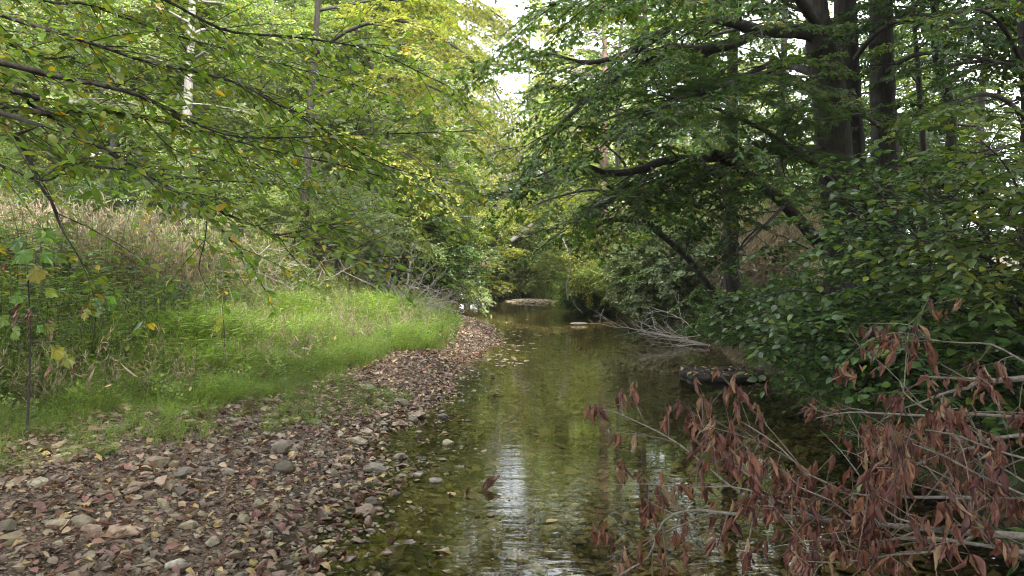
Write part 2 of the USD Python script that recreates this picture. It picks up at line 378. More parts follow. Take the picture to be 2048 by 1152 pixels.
def terrain(x, y):
    x, y = np.asarray(x, float), np.asarray(y, float)
    q = np.stack([x, y, np.zeros_like(x)], -1)
    wob = (meshkit.fbm(q * .9, 3, 4) - .5) * .5
    dl, dr = xl(y) - x + wob, x - xr(y) + wob * .6
    g = np.maximum(xl(y) - xg(y), .4)
    left = .30 * np.clip(dl / g, 0, 1) + .62 * smooth((dl - g) / 5) + .35 * smooth((dl - g - 5) / 9) + .02 * np.maximum(dl - g - 12, 0)
    right = (1.0 - .72 * smooth((y - 27) / 9)) * (1 - np.exp(-np.maximum(dr, 0) / .55)) + .06 * np.clip(dr, 0, 8) + .015 * np.maximum(dr - 8, 0)
    ins = np.minimum(-dl, -dr)
    bed = -.02 - .10 * smooth(-dl / 1.6) * (1 + 0 * dl) - .28 * smooth((-dl - 1.0) / 2.2) - .1 * smooth(-dr / .8)
    bed = np.maximum(bed, -.16 * np.maximum(ins, 0) - .01)
    z = np.where(dl > 0, left + .0, np.where(dr > 0, right, bed))
    # gravel bar across the far end of the pool
    e = ((x - .6) * .90 + (y - 39.5) * -.43, (x - .6) * .43 + (y - 39.5) * .90)
    bar = .34 * np.exp(-(e[0] / 3.4) ** 4 - (e[1] / 2.4) ** 2)
    z = np.where(bar > .10, np.minimum(z + np.where(dr <= 0, bar, 0), .05 + .05 * bar), z)
    land = np.clip(z / .1, 0, 1)
    land = land * np.where(bar > .10, .15, 1.0)
    z = z + land * ((meshkit.fbm(q * .55, 4, 1) - .5) * .22 + (meshkit.fbm(q * 3.1, 3, 2) - .5) * .05) + .02 * (meshkit.fbm(q * 4, 3, 3) - .5)
    far = np.hypot(x, y - 20)
    z = z + .045 * np.maximum(far - 60, 0) * (1 - np.exp(-np.maximum(far - 60, 0) / 60)) * land
    return np.where(((dl > .12) | (dr > .12)) & (z < .012), .012, z)


def sheet(xs, ys, zf=terrain):
    X, Y = np.meshgrid(xs, ys)
    v = np.stack([X, Y, zf(X, Y)], -1).reshape(-1, 3)
    n = len(xs)
    i, j = np.meshgrid(np.arange(len(ys) - 1), np.arange(n - 1), indexing='ij')
    a = i * n + j
    return v, np.stack([a, a + 1, a + n + 1, a + n], -1).reshape(-1, 4)


ax = np.unique(np.concatenate([np.arange(-8, 8, .12), np.arange(-30, 30.1, .8), np.array([-400, -250, -160, -110, -80, -60, -45, -37, 37, 45, 60, 80, 110, 160, 250, 400.])]))
ay = np.unique(np.concatenate([np.arange(-2, 20, .12), np.arange(20, 50, .3), np.arange(50, 90, 1.2), np.array([-300, -160, -80, -40, -25, -15, -10, -7, -5, -3.5, 100, 115, 140, 180, 240, 320, 420.])]))
gv, gq = sheet(ax, ay)
gc = gv[gq].mean(1)
wet = (gv[gq][:, :, 2].min(1) < .005) & (gc[:, 0] > xl(gc[:, 1]) - .6) & (gc[:, 0] < xr(gc[:, 1]) + .6)


def structure(name, v, q, mat, label, smooth_=True, kind='structure'):
    use, inv = np.unique(q.ravel(), return_inverse=True)
    q = inv.reshape(q.shape)
    m = usdkit.mesh(stage, '/World/' + name, (v[use], np.vstack([q[:, [0, 1, 2]], q[:, [0, 2, 3]]]) if q.shape[1] == 4 else q), mat, smooth_)
    tag(m.GetPrim(), label, kind=kind)


structure('ground', gv, gq[~wet], soil, 'dark leaf strewn soil of both stream banks')
structure('riverbed', gv, gq[wet], bed_mat, 'brown pebbly bed of the stream under clear water')
wy = np.concatenate([np.arange(-25, 75, 1.0), [75.0]])
wv = np.concatenate([[[xl(y) - .7, y, 0] for y in wy], [[xr(y) + .7, y, 0] for y in wy]])
wn = len(wy)
structure('water', wv, np.array([[i, wn + i, wn + i + 1, i + 1] for i in range(wn - 1)]), water_mat, 'clear shallow olive green stream water with gentle ripples', False)


def zg(x, y):
    return terrain(np.atleast_1d(np.asarray(x, float)), np.atleast_1d(np.asarray(y, float)))


# ------------------------------------------------------------------ sprays: twigs with leaves, the stuff crowns are made of (unit length along x)
def spray(rg, n_side=7, per=6, leaf=.15, w=.24, templates=None, flat=.35, droop=.15, yellow=.06, long=.42, spread=.28):
    mb = MB(); T = templates or [ovate(.06, .15, w), ovate(.03, .3, w * .9), ovate(.1, .05, w * 1.1)]
    def axis(s): return np.stack([s, .04 * np.sin(3 * s), -droop * s * s], -1)
    s = np.linspace(0, 1, 6); mb.tube(axis(s), np.linspace(.010, .003, 6), 3)
    pos, d = [], []
    for k in range(n_side):
        t = .1 + .88 * (k + rg.random() * .5) / n_side; side = 1 if k % 2 else -1
        o = axis(np.array(t)); L = long * (1 - .55 * abs(t - .35)) * rg.uniform(.75, 1.2)
        dr = unit(np.array([.75 + .3 * rg.random(), side * rg.uniform(.6, 1.05), rg.normal() * flat]))
        e = np.linspace(0, 1, 4)[:, None]
        line = o + dr * e * L + np.array([0, 0, -.18 * L]) * e ** 2
        mb.tube(line, np.linspace(.006, .002, 4), 3)
        for j in range(per):
            q = (j + .6 + .4 * rg.random()) / per
            pos.append(o + dr * q * L + np.array([0, 0, -.18 * L * q * q]))
            sd = np.cross([0, 0, 1], dr) * (1 if j % 2 else -1)
            d.append(dr * rg.uniform(.4, .9) + sd * rg.uniform(.3, .9) + np.array([0, 0, rg.normal() * .25 - .15]))
    for j in range(6):
        q = .4 + .6 * (j + rg.random()) / 6
        pos.append(axis(np.array(q))); d.append([.6, (1 if j % 2 else -1) * .7, rg.normal() * .25])
    pos, d = np.array(pos), np.array(d)
    up = np.array([0, 0, 1.0]) + rg.normal(size=pos.shape) * .38
    leaves(mb, pos, d, up, leaf * rg.uniform(.65, 1.2, len(pos)), T, leaf_tints(len(pos), rg, yellow, spread), rg)
    return mb


def feather(rg):
    """A twice compound frond: a rib with rows of narrow leaflets."""
    mb = MB(); s = np.linspace(0, 1, 6); ax_ = lambda s: np.stack([s, 0 * s, -.3 * s * s], -1)
    mb.tube(ax_(s), np.linspace(.008, .003, 6), 3)
    pos, d = [], []
    for k in range(13):
        for side in (-1, 1):
            t = .12 + .86 * k / 13; o = ax_(np.array(t)); L = .36 * math.sin(math.pi * (.18 + .74 * t)) + .05
            dr = unit([.55, side, -.25])
            mb.tube(np.stack([o, o + dr * L]), [.003, .002], 3)
            for j in range(9):
                for s2 in (-1, 1):
                    pos.append(o + dr * L * (j + 1) / 9); d.append(dr * .5 + s2 * np.array([.9, -side * .45, -.1]))
    pos = np.array(pos)
    leaves(mb, pos, np.array(d), np.array([0, 0, 1.0]) + rg.normal(size=pos.shape) * .12, np.full(len(pos), .048), [ovate(.02, .05, .17)], leaf_tints(len(pos), rg, .02, .12), rg)
    return mb


_r = np.random.default_rng(5)
KIND = {
    'broad': [spray(_r, 7, 6, .15) for _ in range(4)],
    'fine': [spray(_r, 9, 8, .10, yellow=.08) for _ in range(4)],
    'layer': [spray(_r, 8, 6, .135, .34, flat=.10, droop=.10, yellow=.03) for _ in range(4)],
    'maple': [spray(_r, 7, 5, .17, templates=[lobed(_r, 5, .5) for _ in range(4)], flat=.2, yellow=.05) for _ in range(4)],
    'lance': [spray(_r, 9, 8, .17, .10, flat=.5, droop=.35, yellow=.06) for _ in range(4)],
    'round': [spray(_r, 7, 6, .16, .36, flat=.25, yellow=.05) for _ in range(4)],
    'feather': [feather(_r) for _ in range(2)],
}


def crown(thing, kind, mat, pos, d, scale, rng, name='crown', upn=.25):
    pos, d = np.asarray(pos), np.asarray(d)
    up = np.array([0, 0, 1.0]) + rng.normal(size=pos.shape) * upn
    thing.instancer(name, [(m, mat, False) for m in KIND[kind]], pos, quats(d, up), scale, rng.integers(0, len(KIND[kind]), len(pos)), kind='stuff')


def grow(rng, base, H, r0, spread, limb0=.25, n_limb=14, lean=(0, 0), wander=.25, up=(.75, .25), droop=.25, subs=6, step=.45, top=1.0, prune=None, shape=None):
    """A tree's trunk line, its limbs and where its sprays sit."""
    base = np.asarray(base, float)
    t = np.linspace(0, 1, 9)
    w = np.cumsum(rng.normal(size=(9, 2)) * wander / 3, 0); w -= w[0]
    trunk = np.stack([base[0] + lean[0] * t + w[:, 0], base[1] + lean[1] * t + w[:, 1], base[2] - .1 + (H + .1) * t], 1)
    limbs, sp, sdir = [], [], []
    for k in range(n_limb):
        q = limb0 + (top - limb0) * (k + rng.random() * .8) / n_limb
        o = np.array([np.interp(q, t, trunk[:, i]) for i in range(3)])
        az = k * 2.4 + rng.normal() * .4
        u = (q - limb0) / (1 - limb0)
        prof = (math.sin(math.pi * (.22 + .72 * u)) if shape is None else shape(u))
        L = spread * max(.25, prof) * rng.uniform(.75, 1.2)
        el = up[1] + (up[0] - up[1]) * u + rng.normal() * .12
        hd = np.array([math.cos(az), math.sin(az), 0]); e = np.linspace(0, 1, 6)[:, None]
        bend = rng.normal() * .25 * np.array([-hd[1], hd[0], 0])
        line = o + L * (hd * math.cos(el) * e + np.array([0, 0, 1]) * (math.sin(el) * e - droop * e ** 2) + bend * e ** 2)
        limbs.append((line, r0 * .35 * (1 - .6 * u), u))
        for m in range(subs):
            f = .3 + .7 * (m + .5 * rng.random()) / subs
            oo = np.array([np.interp(f, e[:, 0], line[:, i]) for i in range(3)])
            a2 = az + (1 if m % 2 else -1) * rng.uniform(.5, 1.1)
            l2 = L * .45 * (1.1 - .5 * f) * rng.uniform(.7, 1.25)
            d2 = unit([math.cos(a2), math.sin(a2), rng.normal() * .2 + .05])
            g = np.linspace(0, 1, 4)[:, None]
            l2line = oo + l2 * (d2 * g + np.array([0, 0, -.22]) * g ** 2)
            limbs.append((l2line, r0 * .1, u))
            nn = max(2, int(l2 / step) + 1)
            for z in range(nn):
                h = (z + .5 + .5 * rng.random()) / nn
                c = np.array([np.interp(h, g[:, 0], l2line[:, i]) for i in range(3)])
                a3 = a2 + rng.normal() * .8
                sp.append(c); sdir.append([math.cos(a3), math.sin(a3), rng.normal() * .22 - .12])
        sp.append(line[-1]); sdir.append(line[-1] - line[-2])
    sp, sdir = np.array(sp), np.array(sdir)
    if prune is not None:
        keep = prune(sp); sp, sdir = sp[keep], sdir[keep]
    return trunk, limbs, sp, sdir


def trunk_radii(trunk, r0, tip=.15, flare=.5):
    t = np.linspace(0, 1, len(trunk))
    return r0 * (1 - (1 - tip) * t) * (1 + flare * np.exp(-t * 14))


def open_sky(q, rng):
    """Crowns along the stream stay low enough to let the sky in, and leave the bright gap over the water."""
    px, py = 1024 + FPX * q[:, 0] / q[:, 1], HORIZON - FPX * (q[:, 2] - EYE) / q[:, 1]
    w = 6 + 24 * meshkit.noise(np.stack([py / 45, q[:, 1] * .15, 0 * py], 1), 6)
    gap = (np.abs(px - 1060 - .25 * (py - 60)) < w * .6) & (py < 60) & (rng.random(len(q)) < .6)
    low = HORIZON - FPX * (q[:, 2] + EYE) / q[:, 1]          # the same gap as the water mirrors it
    w2 = 20 + 34 * meshkit.noise(np.stack([low / 60, q[:, 1] * .12, 0 * low + 4], 1), 7)
    gap |= (np.abs(px - 1018 + .12 * (low - 100)) < w2) & (low < 190) & (low > -90) & (rng.random(len(q)) < .94)
    roof = (np.abs(q[:, 0] - (xl(q[:, 1]) + xr(q[:, 1])) / 2) < 3.6) & (q[:, 1] > 25) & (q[:, 1] < 58) & (q[:, 2] > 4.6 + .05 * (q[:, 1] - 25)) & (rng.random(len(q)) < .9)
    glade = (px > 1420) & (px < 1650) & (q[:, 1] > 15) & (q[:, 1] < 30) & (q[:, 2] > 3.4) & (rng.random(len(q)) < .8)     # the open spot of dry grass on the right bank
    return (py > -60 - 60 * rng.random(len(q))) & ~gap & ~roof & ~glade


def build_tree(name, label, rng, base, H, r0, spread, mat, kind, bark, cat='tree', group=None, spray_size=.7, trunk_name='trunk', sides=9, dens=1, near=False, **kw):
    th = Thing(name, base, label, cat, group)
    trunk, limbs, sp, sdir = grow(rng, base, H, r0, spread, **kw)
    tl = resample(trunk, max(H / 24, .1))
    th.part(trunk_name, MB().tube(tl, trunk_radii(tl, r0), sides, bump=.035, rng=rng), bark, True)
    br = MB()
    for line, r, u in limbs:
        if near and kw['prune'](line).sum() < len(line):
            continue
        br.tube(line, np.linspace(max(r, .008), .005, len(line)), 4 if r > .03 else 3)
    th.part('branches', br, B_grey if bark is B_pale else bark, True, kind='stuff')
    if dens > 1:
        m = rng.integers(0, len(sp), int(len(sp) * (dens - 1)))
        sp, sdir = np.vstack([sp, sp[m] + rng.normal(size=(len(m), 3)) * [.4, .4, .3]]), np.vstack([sdir, sdir[m] + rng.normal(size=(len(m), 3)) * .4])
    k = kw['prune'](sp) if near else open_sky(sp, rng)
    sp, sdir = sp[k], sdir[k]
    crown(th, kind, mat, sp, sdir, spray_size * rng.uniform(.7, 1.3, len(sp)), rng)
    return th


#@@TREES
# ------------------------------------------------------------------ trees behind the meadow on the left
G_BACK = 'trees behind the meadow on the left bank'
def at(px, Y):
    x = (px - 1024) / FPX * Y
    return (x, Y, float(zg(x, Y)[0]))

back = [  # px, Y, H, r0, spread, mat, leaf kind, bark, label
    (370, 19, 17, .155, 3.6, L_light, 'fine', B_pale, 'sycamore with a pale whitish trunk rising behind the meadow'),
    (222, 23, 17, .15, 3.4, L_mid, 'broad', B_grey, 'tree with a smooth grey trunk left of the pale sycamore'),
    (262, 25, 18, .13, 3.2, L_yellow, 'fine', B_dark, 'yellowing tree with a thin dark trunk just left of the pale sycamore'),
    (40, 24, 16, .17, 4.0, L_mid, 'broad', B_grey, 'leafy tree at the far left behind the meadow'),
    (130, 30, 19, .19, 4.4, L_yellow, 'broad', B_grey, 'tall yellow green tree behind the far left of the meadow'),
    (455, 29, 19, .16, 4.0, L_light, 'fine', B_grey, 'light green tree right of the pale sycamore'),
    (545, 25, 14, .13, 3.4, L_light, 'fine', B_grey, 'fine leaved pale green tree behind the middle of the meadow'),
    (640, 33, 15, .17, 4.0, L_light, 'broad', B_grey, 'pale green tree far back between the meadow and the stream'),
    (735, 23, 12, .10, 2.8, L_light, 'fine', B_dark, 'slender dark stemmed tree behind the dead grey brush'),
    (775, 27, 12, .08, 2.6, L_mid, 'fine', B_dark, 'thin tree beside the slender dark stemmed tree'),
    (800, 38, 16, .18, 4.2, L_yellow, 'broad', B_grey, 'yellow green tree left of the far end of the stream'),
    (900, 47, 16, .2, 4.6, L_light, 'broad', B_grey, 'pale tree beyond the far bend on the left bank'),
    (330, 36, 20, .2, 4.8, L_light, 'broad', B_grey, 'tall tree far behind the pale sycamore'),
    (560, 42, 19, .2, 5.0, L_yellow, 'broad', B_grey, 'tall yellowish tree in the distance above the meadow'),
    (20, 36, 20, .2, 5.0, L_mid, 'broad', B_grey, 'tall distant tree at the far left edge'),
]
for k, (px, Y, H, r0, s, mat, kd, bk, lab) in enumerate(back):
    rg = np.random.default_rng(100 + k)
    build_tree('tree', lab, rg, at(px, Y), H, r0, s, mat, kd, bk, group=G_BACK, limb0=.10 if k else .2, n_limb=26, subs=8, spray_size=.9 if Y < 30 else 1.2, step=.5, dens=1.8)

# trees leaning over the far water
G_FAR = 'trees around the far end of the stream'
far = [
    (835, 27, 7.5, .12, 2.6, L_light, 'layer', B_grey, (2.4, -1), 'tree leaning out over the water from the left bank'),
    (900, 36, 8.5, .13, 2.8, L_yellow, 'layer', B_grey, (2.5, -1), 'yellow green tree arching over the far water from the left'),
    (1000, 56, 15, .2, 4.6, L_lifted, 'broad', B_grey, (0, 0), 'tree standing square behind the far gravel bar'),
    (1070, 50, 13, .18, 4.2, L_lifted, 'broad', B_grey, (-1, 0), 'pale tree right behind the far gravel bar'),
    (1150, 44, 9.5, .14, 3.0, L_lifted, 'layer', B_grey, (-1.5, -1), 'pale leaved tree leaning over the gravel bar from the right'),
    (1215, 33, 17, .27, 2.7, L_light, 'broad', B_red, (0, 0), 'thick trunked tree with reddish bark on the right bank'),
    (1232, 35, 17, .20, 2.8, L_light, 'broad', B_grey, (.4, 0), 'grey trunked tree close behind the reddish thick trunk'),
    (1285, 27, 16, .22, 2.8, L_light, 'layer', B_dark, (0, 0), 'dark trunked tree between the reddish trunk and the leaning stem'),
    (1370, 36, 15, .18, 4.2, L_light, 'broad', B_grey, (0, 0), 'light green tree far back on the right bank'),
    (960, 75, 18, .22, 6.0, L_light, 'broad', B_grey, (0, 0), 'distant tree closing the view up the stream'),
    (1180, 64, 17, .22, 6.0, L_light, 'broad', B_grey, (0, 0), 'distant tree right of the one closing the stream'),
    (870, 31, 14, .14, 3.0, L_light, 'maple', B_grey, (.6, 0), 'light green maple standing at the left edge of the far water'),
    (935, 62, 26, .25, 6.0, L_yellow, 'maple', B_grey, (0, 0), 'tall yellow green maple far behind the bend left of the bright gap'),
    (850, 67, 28, .25, 6.5, L_lifted, 'broad', B_grey, (0, 0), 'tall pale tree far off left of the yellow green maple'),
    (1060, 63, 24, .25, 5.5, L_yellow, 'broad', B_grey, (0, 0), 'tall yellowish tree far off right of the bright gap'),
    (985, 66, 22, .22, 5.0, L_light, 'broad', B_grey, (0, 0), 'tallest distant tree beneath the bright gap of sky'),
    (1480, 44, 13, .18, 4.5, L_light, 'broad', B_grey, (0, 0), 'distant light tree behind the dry grass opening'),
]
for k, (px, Y, H, r0, s, mat, kd, bk, ln, lab) in enumerate(far):
    rg = np.random.default_rng(140 + k)
    build_tree('tree', lab, rg, at(px, Y), H, r0, s, mat, kd, bk, group=G_FAR, limb0=.08, n_limb=24, subs=8, spray_size=.8 if Y < 40 else 1.3, step=.5, lean=ln, dens=1.15)

# the right bank behind the big trunks
for k, (px, Y, H, r0, s, mat, kd, lab) in enumerate([
    (1560, 19, 13, .14, 3.2, L_mid, 'layer', 'tree half hidden behind the limbs of the big rough barked tree'),
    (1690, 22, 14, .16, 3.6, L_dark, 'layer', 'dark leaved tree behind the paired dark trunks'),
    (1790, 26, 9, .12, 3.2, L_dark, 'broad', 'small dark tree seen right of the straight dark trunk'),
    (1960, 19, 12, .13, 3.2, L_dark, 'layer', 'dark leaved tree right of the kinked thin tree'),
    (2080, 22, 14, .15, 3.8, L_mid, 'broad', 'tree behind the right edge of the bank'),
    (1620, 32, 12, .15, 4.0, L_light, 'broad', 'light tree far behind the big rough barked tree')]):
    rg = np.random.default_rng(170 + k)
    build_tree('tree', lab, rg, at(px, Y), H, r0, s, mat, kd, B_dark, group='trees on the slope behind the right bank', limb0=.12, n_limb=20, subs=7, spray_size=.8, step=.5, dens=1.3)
# unseen trees around the viewpoint, added to shade the near stream and banks
for k, (x, y_, H, s, lab) in enumerate([(5.2, 1.6, 11, 5.2, 'unseen shade tree added on the right bank nearest of all'), (5.5, -3.5, 12, 5.5, 'unseen shade tree added on the right bank downstream'), (-4.6, -2.2, 11, 5.0, 'unseen shade tree added on the gravel side downstream'), (1.8, -8, 12, 5.0, 'unseen shade tree added at the water further downstream'), (9.5, 4.5, 15, 5.0, 'tall unseen shade tree added on the right bank beyond the leafy shrubs'), (11.5, 8.5, 15, 4.6, 'tall unseen shade tree added inland from the right bank shrubs')]):
    rg = np.random.default_rng(180 + k)
    build_tree('tree', lab, rg, (x, y_, float(zg(x, y_)[0])), H, .2, s, L_mid, 'broad', B_dark, group='unseen trees added to shade the near stream', limb0=.25, n_limb=24, subs=8, spray_size=.85, step=.5, dens=1.6,
               prune=lambda q: ~((q[:, 1] > .2) & (np.abs(q[:, 0]) < .72 * q[:, 1] + .9) & (q[:, 2] - EYE < .39 * q[:, 1] + 1.0)), near=True)
# the wood that closes the view far off
rg = np.random.default_rng(190)
n = 9000
a = rg.uniform(-.92, .40, n); Y = rg.uniform(52, 84, n); x = a * Y; top = 22 * (.65 + .5 * meshkit.noise(np.stack([x * .12, Y * .1, 0 * x], 1), 8)) * np.where(a > .16, .42, 1)
x = np.where(np.abs(x - (xl(Y) + xr(Y)) / 2) < 3.2, x - 7, x)
zz = zg(x, Y) + top * rg.random(n) ** .9
fw = Thing('far_wood', (-10, 65, 0), 'pale green far wood closing the view behind all the trees', 'wood', kind='stuff')
k = open_sky(np.stack([x, Y, zz], 1), rg); x, Y, zz = x[k], Y[k], zz[k]; n = len(x)
crown(fw, 'broad', L_lifted, np.stack([x, Y, zz], 1), rg.normal(size=(n, 3)) * [1, 1, .3], rg.uniform(1.4, 2.4, n), rg, name='crowns')

# ------------------------------------------------------------------ traced limbs: (px, py, depth, radius) points
def traced(pts):
    p = np.array([P(a, b, c) for a, b, c, _ in pts]); r = np.array([x[3] for x in pts])
    q = resample(p, .12)
    s0 = np.concatenate([[0], np.cumsum(np.linalg.norm(np.diff(p, axis=0), axis=1))]); s1 = np.concatenate([[0], np.cumsum(np.linalg.norm(np.diff(q, axis=0), axis=1))])
    return q, np.interp(s1 / s1[-1], s0 / s0[-1], r)


def limb_sprays(rng, lines, step=.35, reach=1.2, start=.1, size=.6, sag=.2, flat=.12, away=.25):
    """Side branches off traced limbs, in layers, and where their sprays sit."""
    br, sp, sd_, sz = [], [], [], []
    for line, rad in lines:
        s = np.concatenate([[0], np.cumsum(np.linalg.norm(np.diff(line, axis=0), axis=1))]); L = s[-1]; side = 1
        for c in np.arange(start * L, L, step):
            i = min(np.searchsorted(s, c), len(line) - 2)
            d = unit(line[i + 1] - line[i]); side = -side
            h = unit(np.cross([0, 0, 1], d)) * side
            l2 = reach * (1.15 - .6 * c / L) * rng.uniform(.6, 1.25)
            dd = unit(d * rng.uniform(.4, 1.0) + h * rng.uniform(.5, 1.1) + np.array([0, away, rng.normal() * flat]))
            g = np.linspace(0, 1, 5)[:, None]
            ln = line[i] + l2 * (dd * g + np.array([0, 0, -sag]) * g ** 2)
            br.append((ln, max(.004, rad[i] * .35)))
            n = max(2, int(l2 / .28))
            for z in range(n):
                f = (z + .6 + .4 * rng.random()) / n
                p = np.array([np.interp(f, g[:, 0], ln[:, k]) for k in range(3)])
                hh = np.cross([0, 0, 1], dd) * (1 if z % 2 else -1)
                sp.append(p); sd_.append(dd * .8 + hh * rng.uniform(.2, .9) + np.array([0, 0, rng.normal() * flat - .08])); sz.append(size * rng.uniform(.7, 1.25))
        sp.append(line[-1]); sd_.append(line[-1] - line[-2]); sz.append(size)
    return br, np.array(sp), np.array(sd_), np.array(sz)


# the big tree on the right bank, its limbs reaching over the stream
rg = np.random.default_rng(11)
t1 = Thing('tree', (4.85, 11, float(zg(4.85, 11)[0])), 'big rough barked tree on the right bank with limbs over the stream', 'tree')
tr = np.array([[4.95, 11.0, .7], P(1690, 480, 11), P(1672, 340, 11), P(1660, 200, 11), P(1640, 90, 11), P(1633, 0, 11), [4.45, 11.1, 8.5], [4.3, 11.4, 12], [4.2, 11.8, 16]])
tl = resample(tr, .3)
t1.part('trunk', MB().tube(tl, np.interp(tl[:, 2], [.5, 1.5, 3.5, 4.7, 5.5, 9, 16], [.42, .29, .25, .245, .15, .12, .05]), 14, bump=.03, rng=rg), B_dark, True)
limb_pts = [
    [(1640, 72, 11, .11), (1580, 62, 10.8, .10), (1520, 62, 10.5, .095), (1455, 42, 10.2, .08), (1390, 45, 10, .065), (1340, 60, 9.8, .055), (1270, 100, 9.5, .045), (1180, 125, 9.2, .03), (1090, 105, 9, .02)],
    [(1520, 62, 10.5, .08), (1460, 90, 10.2, .07), (1390, 100, 10, .06), (1335, 95, 9.7, .05), (1270, 135, 9.4, .045), (1190, 185, 9.1, .04), (1140, 230, 8.9, .03), (1090, 285, 8.7, .02)],
    [(1640, 300, 11, .09), (1540, 306, 10.7, .085), (1480, 312, 10.4, .075), (1400, 316, 10, .065), (1330, 322, 9.8, .055), (1270, 342, 9.6, .05), (1210, 345, 9.4, .04), (1150, 325, 9.2, .025), (1090, 345, 9, .015)],
    [(1480, 312, 10.4, .06), (1420, 340, 10, .045), (1330, 355, 9.6, .035), (1250, 390, 9.3, .02), (1200, 410, 9, .012)],
    [(1655, 200, 11, .07), (1560, 150, 10.0, .06), (1470, 165, 9.0, .045), (1380, 190, 8.3, .03), (1290, 230, 7.8, .015)],
    [(1640, 60, 11, .08), (1560, -40, 10, .06), (1420, -70, 9, .045), (1250, -40, 8.2, .03), (1100, 10, 7.6, .015)],
    [(1640, 0, 11.2, .07), (1500, -100, 12, .05), (1330, -60, 13, .04), (1180, 20, 13.5, .02)],
    [(1640, 150, 11.2, .07), (1540, 130, 12, .05), (1400, 200, 12.8, .04), (1280, 230, 13.2, .02)],
]
lines = [traced(x) for x in limb_pts]
for ln, r in lines:
    t1.part('limb', MB().tube(ln, r, 8, bump=.05, rng=rg), B_limb, True)
br, sp, sdr, sz = limb_sprays(rg, lines, step=.19, reach=1.35, start=.12, size=.58, flat=.2)
mb = MB()
for ln, r in br:
    mb.tube(ln, np.linspace(r, .003, len(ln)), 4)
t1.part('branches', mb, B_limb, True, kind='stuff')
# upper crown over the frame
_, _, sp2, sd2 = grow(rg, (5.5, 11.2, 6.5), 9, .2, 4.2, limb0=.1, n_limb=18, subs=7, step=.5)
crown(t1, 'maple', L_canopy, np.vstack([sp, sp2]), np.vstack([sdr, sd2]), np.concatenate([sz, .8 * np.ones(len(sp2))]), rg, upn=.16)

# other trunks on the right bank
def trunk_tree(label, pts, limb_lines, mat, kind, seed, size=.55, reach=1.1, name='tree', step=.35, start=.15, bark=B_dark, group=None, upper=None, sides=10, sag=.2):
    rg = np.random.default_rng(seed)
    ln, r = traced(pts)
    b = ln[0].copy(); b[2] = float(zg(b[0], b[1])[0])
    th = Thing(name, b, label, 'tree', group)
    th.part('trunk', MB().tube(ln, r, sides, bump=.04, rng=rg), bark, True)
    ll = [traced(x) for x in limb_lines]
    for l, q in ll:
        th.part('limb', MB().tube(l, q, 6, bump=.05, rng=rg), B_limb, True)
    br, sp, sdr, sz = limb_sprays(rg, ll, step=step, reach=reach, start=start, size=size, sag=sag)
    if upper is not None:
        (ux, uy, uz), uh, us = upper
        _, _, sp2, sd2 = grow(rg, (ux, uy, uz), uh, .15, us, limb0=.05, n_limb=14, subs=6, step=.5)
        sp, sdr, sz = np.vstack([sp, sp2]), np.vstack([sdr, sd2]), np.concatenate([sz, .75 * np.ones(len(sp2))])
    mb = MB()
    for l, q in br:
        mb.tube(l, np.linspace(q, .003, len(l)), 3)
    th.part('branches', mb, B_limb, True, kind='stuff')
    crown(th, kind, mat, sp, sdr, sz, rg, upn=.2)
    return th

G_R = 'trees standing on the right bank'
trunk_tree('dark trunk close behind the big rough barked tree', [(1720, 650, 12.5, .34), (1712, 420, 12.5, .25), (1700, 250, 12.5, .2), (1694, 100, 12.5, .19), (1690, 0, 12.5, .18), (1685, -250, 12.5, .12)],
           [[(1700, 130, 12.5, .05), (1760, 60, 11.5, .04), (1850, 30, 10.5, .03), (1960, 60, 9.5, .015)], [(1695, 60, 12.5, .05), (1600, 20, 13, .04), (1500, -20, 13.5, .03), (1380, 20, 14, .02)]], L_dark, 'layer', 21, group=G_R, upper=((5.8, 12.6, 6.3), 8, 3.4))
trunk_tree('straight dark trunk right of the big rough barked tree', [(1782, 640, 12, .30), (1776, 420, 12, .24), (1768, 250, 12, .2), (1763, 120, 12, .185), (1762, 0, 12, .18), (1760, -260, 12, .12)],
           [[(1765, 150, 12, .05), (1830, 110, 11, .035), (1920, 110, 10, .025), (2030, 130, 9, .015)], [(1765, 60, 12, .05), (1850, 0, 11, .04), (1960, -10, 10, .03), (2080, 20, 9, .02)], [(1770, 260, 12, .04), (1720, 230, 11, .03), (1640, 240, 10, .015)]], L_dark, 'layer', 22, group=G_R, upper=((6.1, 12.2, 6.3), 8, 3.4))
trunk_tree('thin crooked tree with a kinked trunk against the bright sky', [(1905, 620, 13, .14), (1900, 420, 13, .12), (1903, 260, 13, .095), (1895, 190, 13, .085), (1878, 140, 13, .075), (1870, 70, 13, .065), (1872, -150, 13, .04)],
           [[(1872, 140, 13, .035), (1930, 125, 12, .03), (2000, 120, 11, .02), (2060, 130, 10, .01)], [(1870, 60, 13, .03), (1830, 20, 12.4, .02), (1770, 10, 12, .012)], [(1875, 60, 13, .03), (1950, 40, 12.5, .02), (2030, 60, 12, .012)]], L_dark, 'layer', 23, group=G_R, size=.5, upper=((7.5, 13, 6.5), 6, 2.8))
trunk_tree('thin straight sapling trunk between the kinked tree and the straight trunk', [(1850, 640, 14, .09), (1847, 400, 14, .07), (1846, 290, 14, .06), (1838, 170, 14, .05), (1830, 60, 14, .04), (1822, -90, 14, .02)],
           [[(1838, 170, 14, .02), (1800, 130, 13.5, .015), (1740, 110, 13, .01)], [(1834, 100, 14, .02), (1890, 60, 13.6, .015), (1960, 70, 13, .01)]], L_dark, 'layer', 24, group=G_R, size=.5)
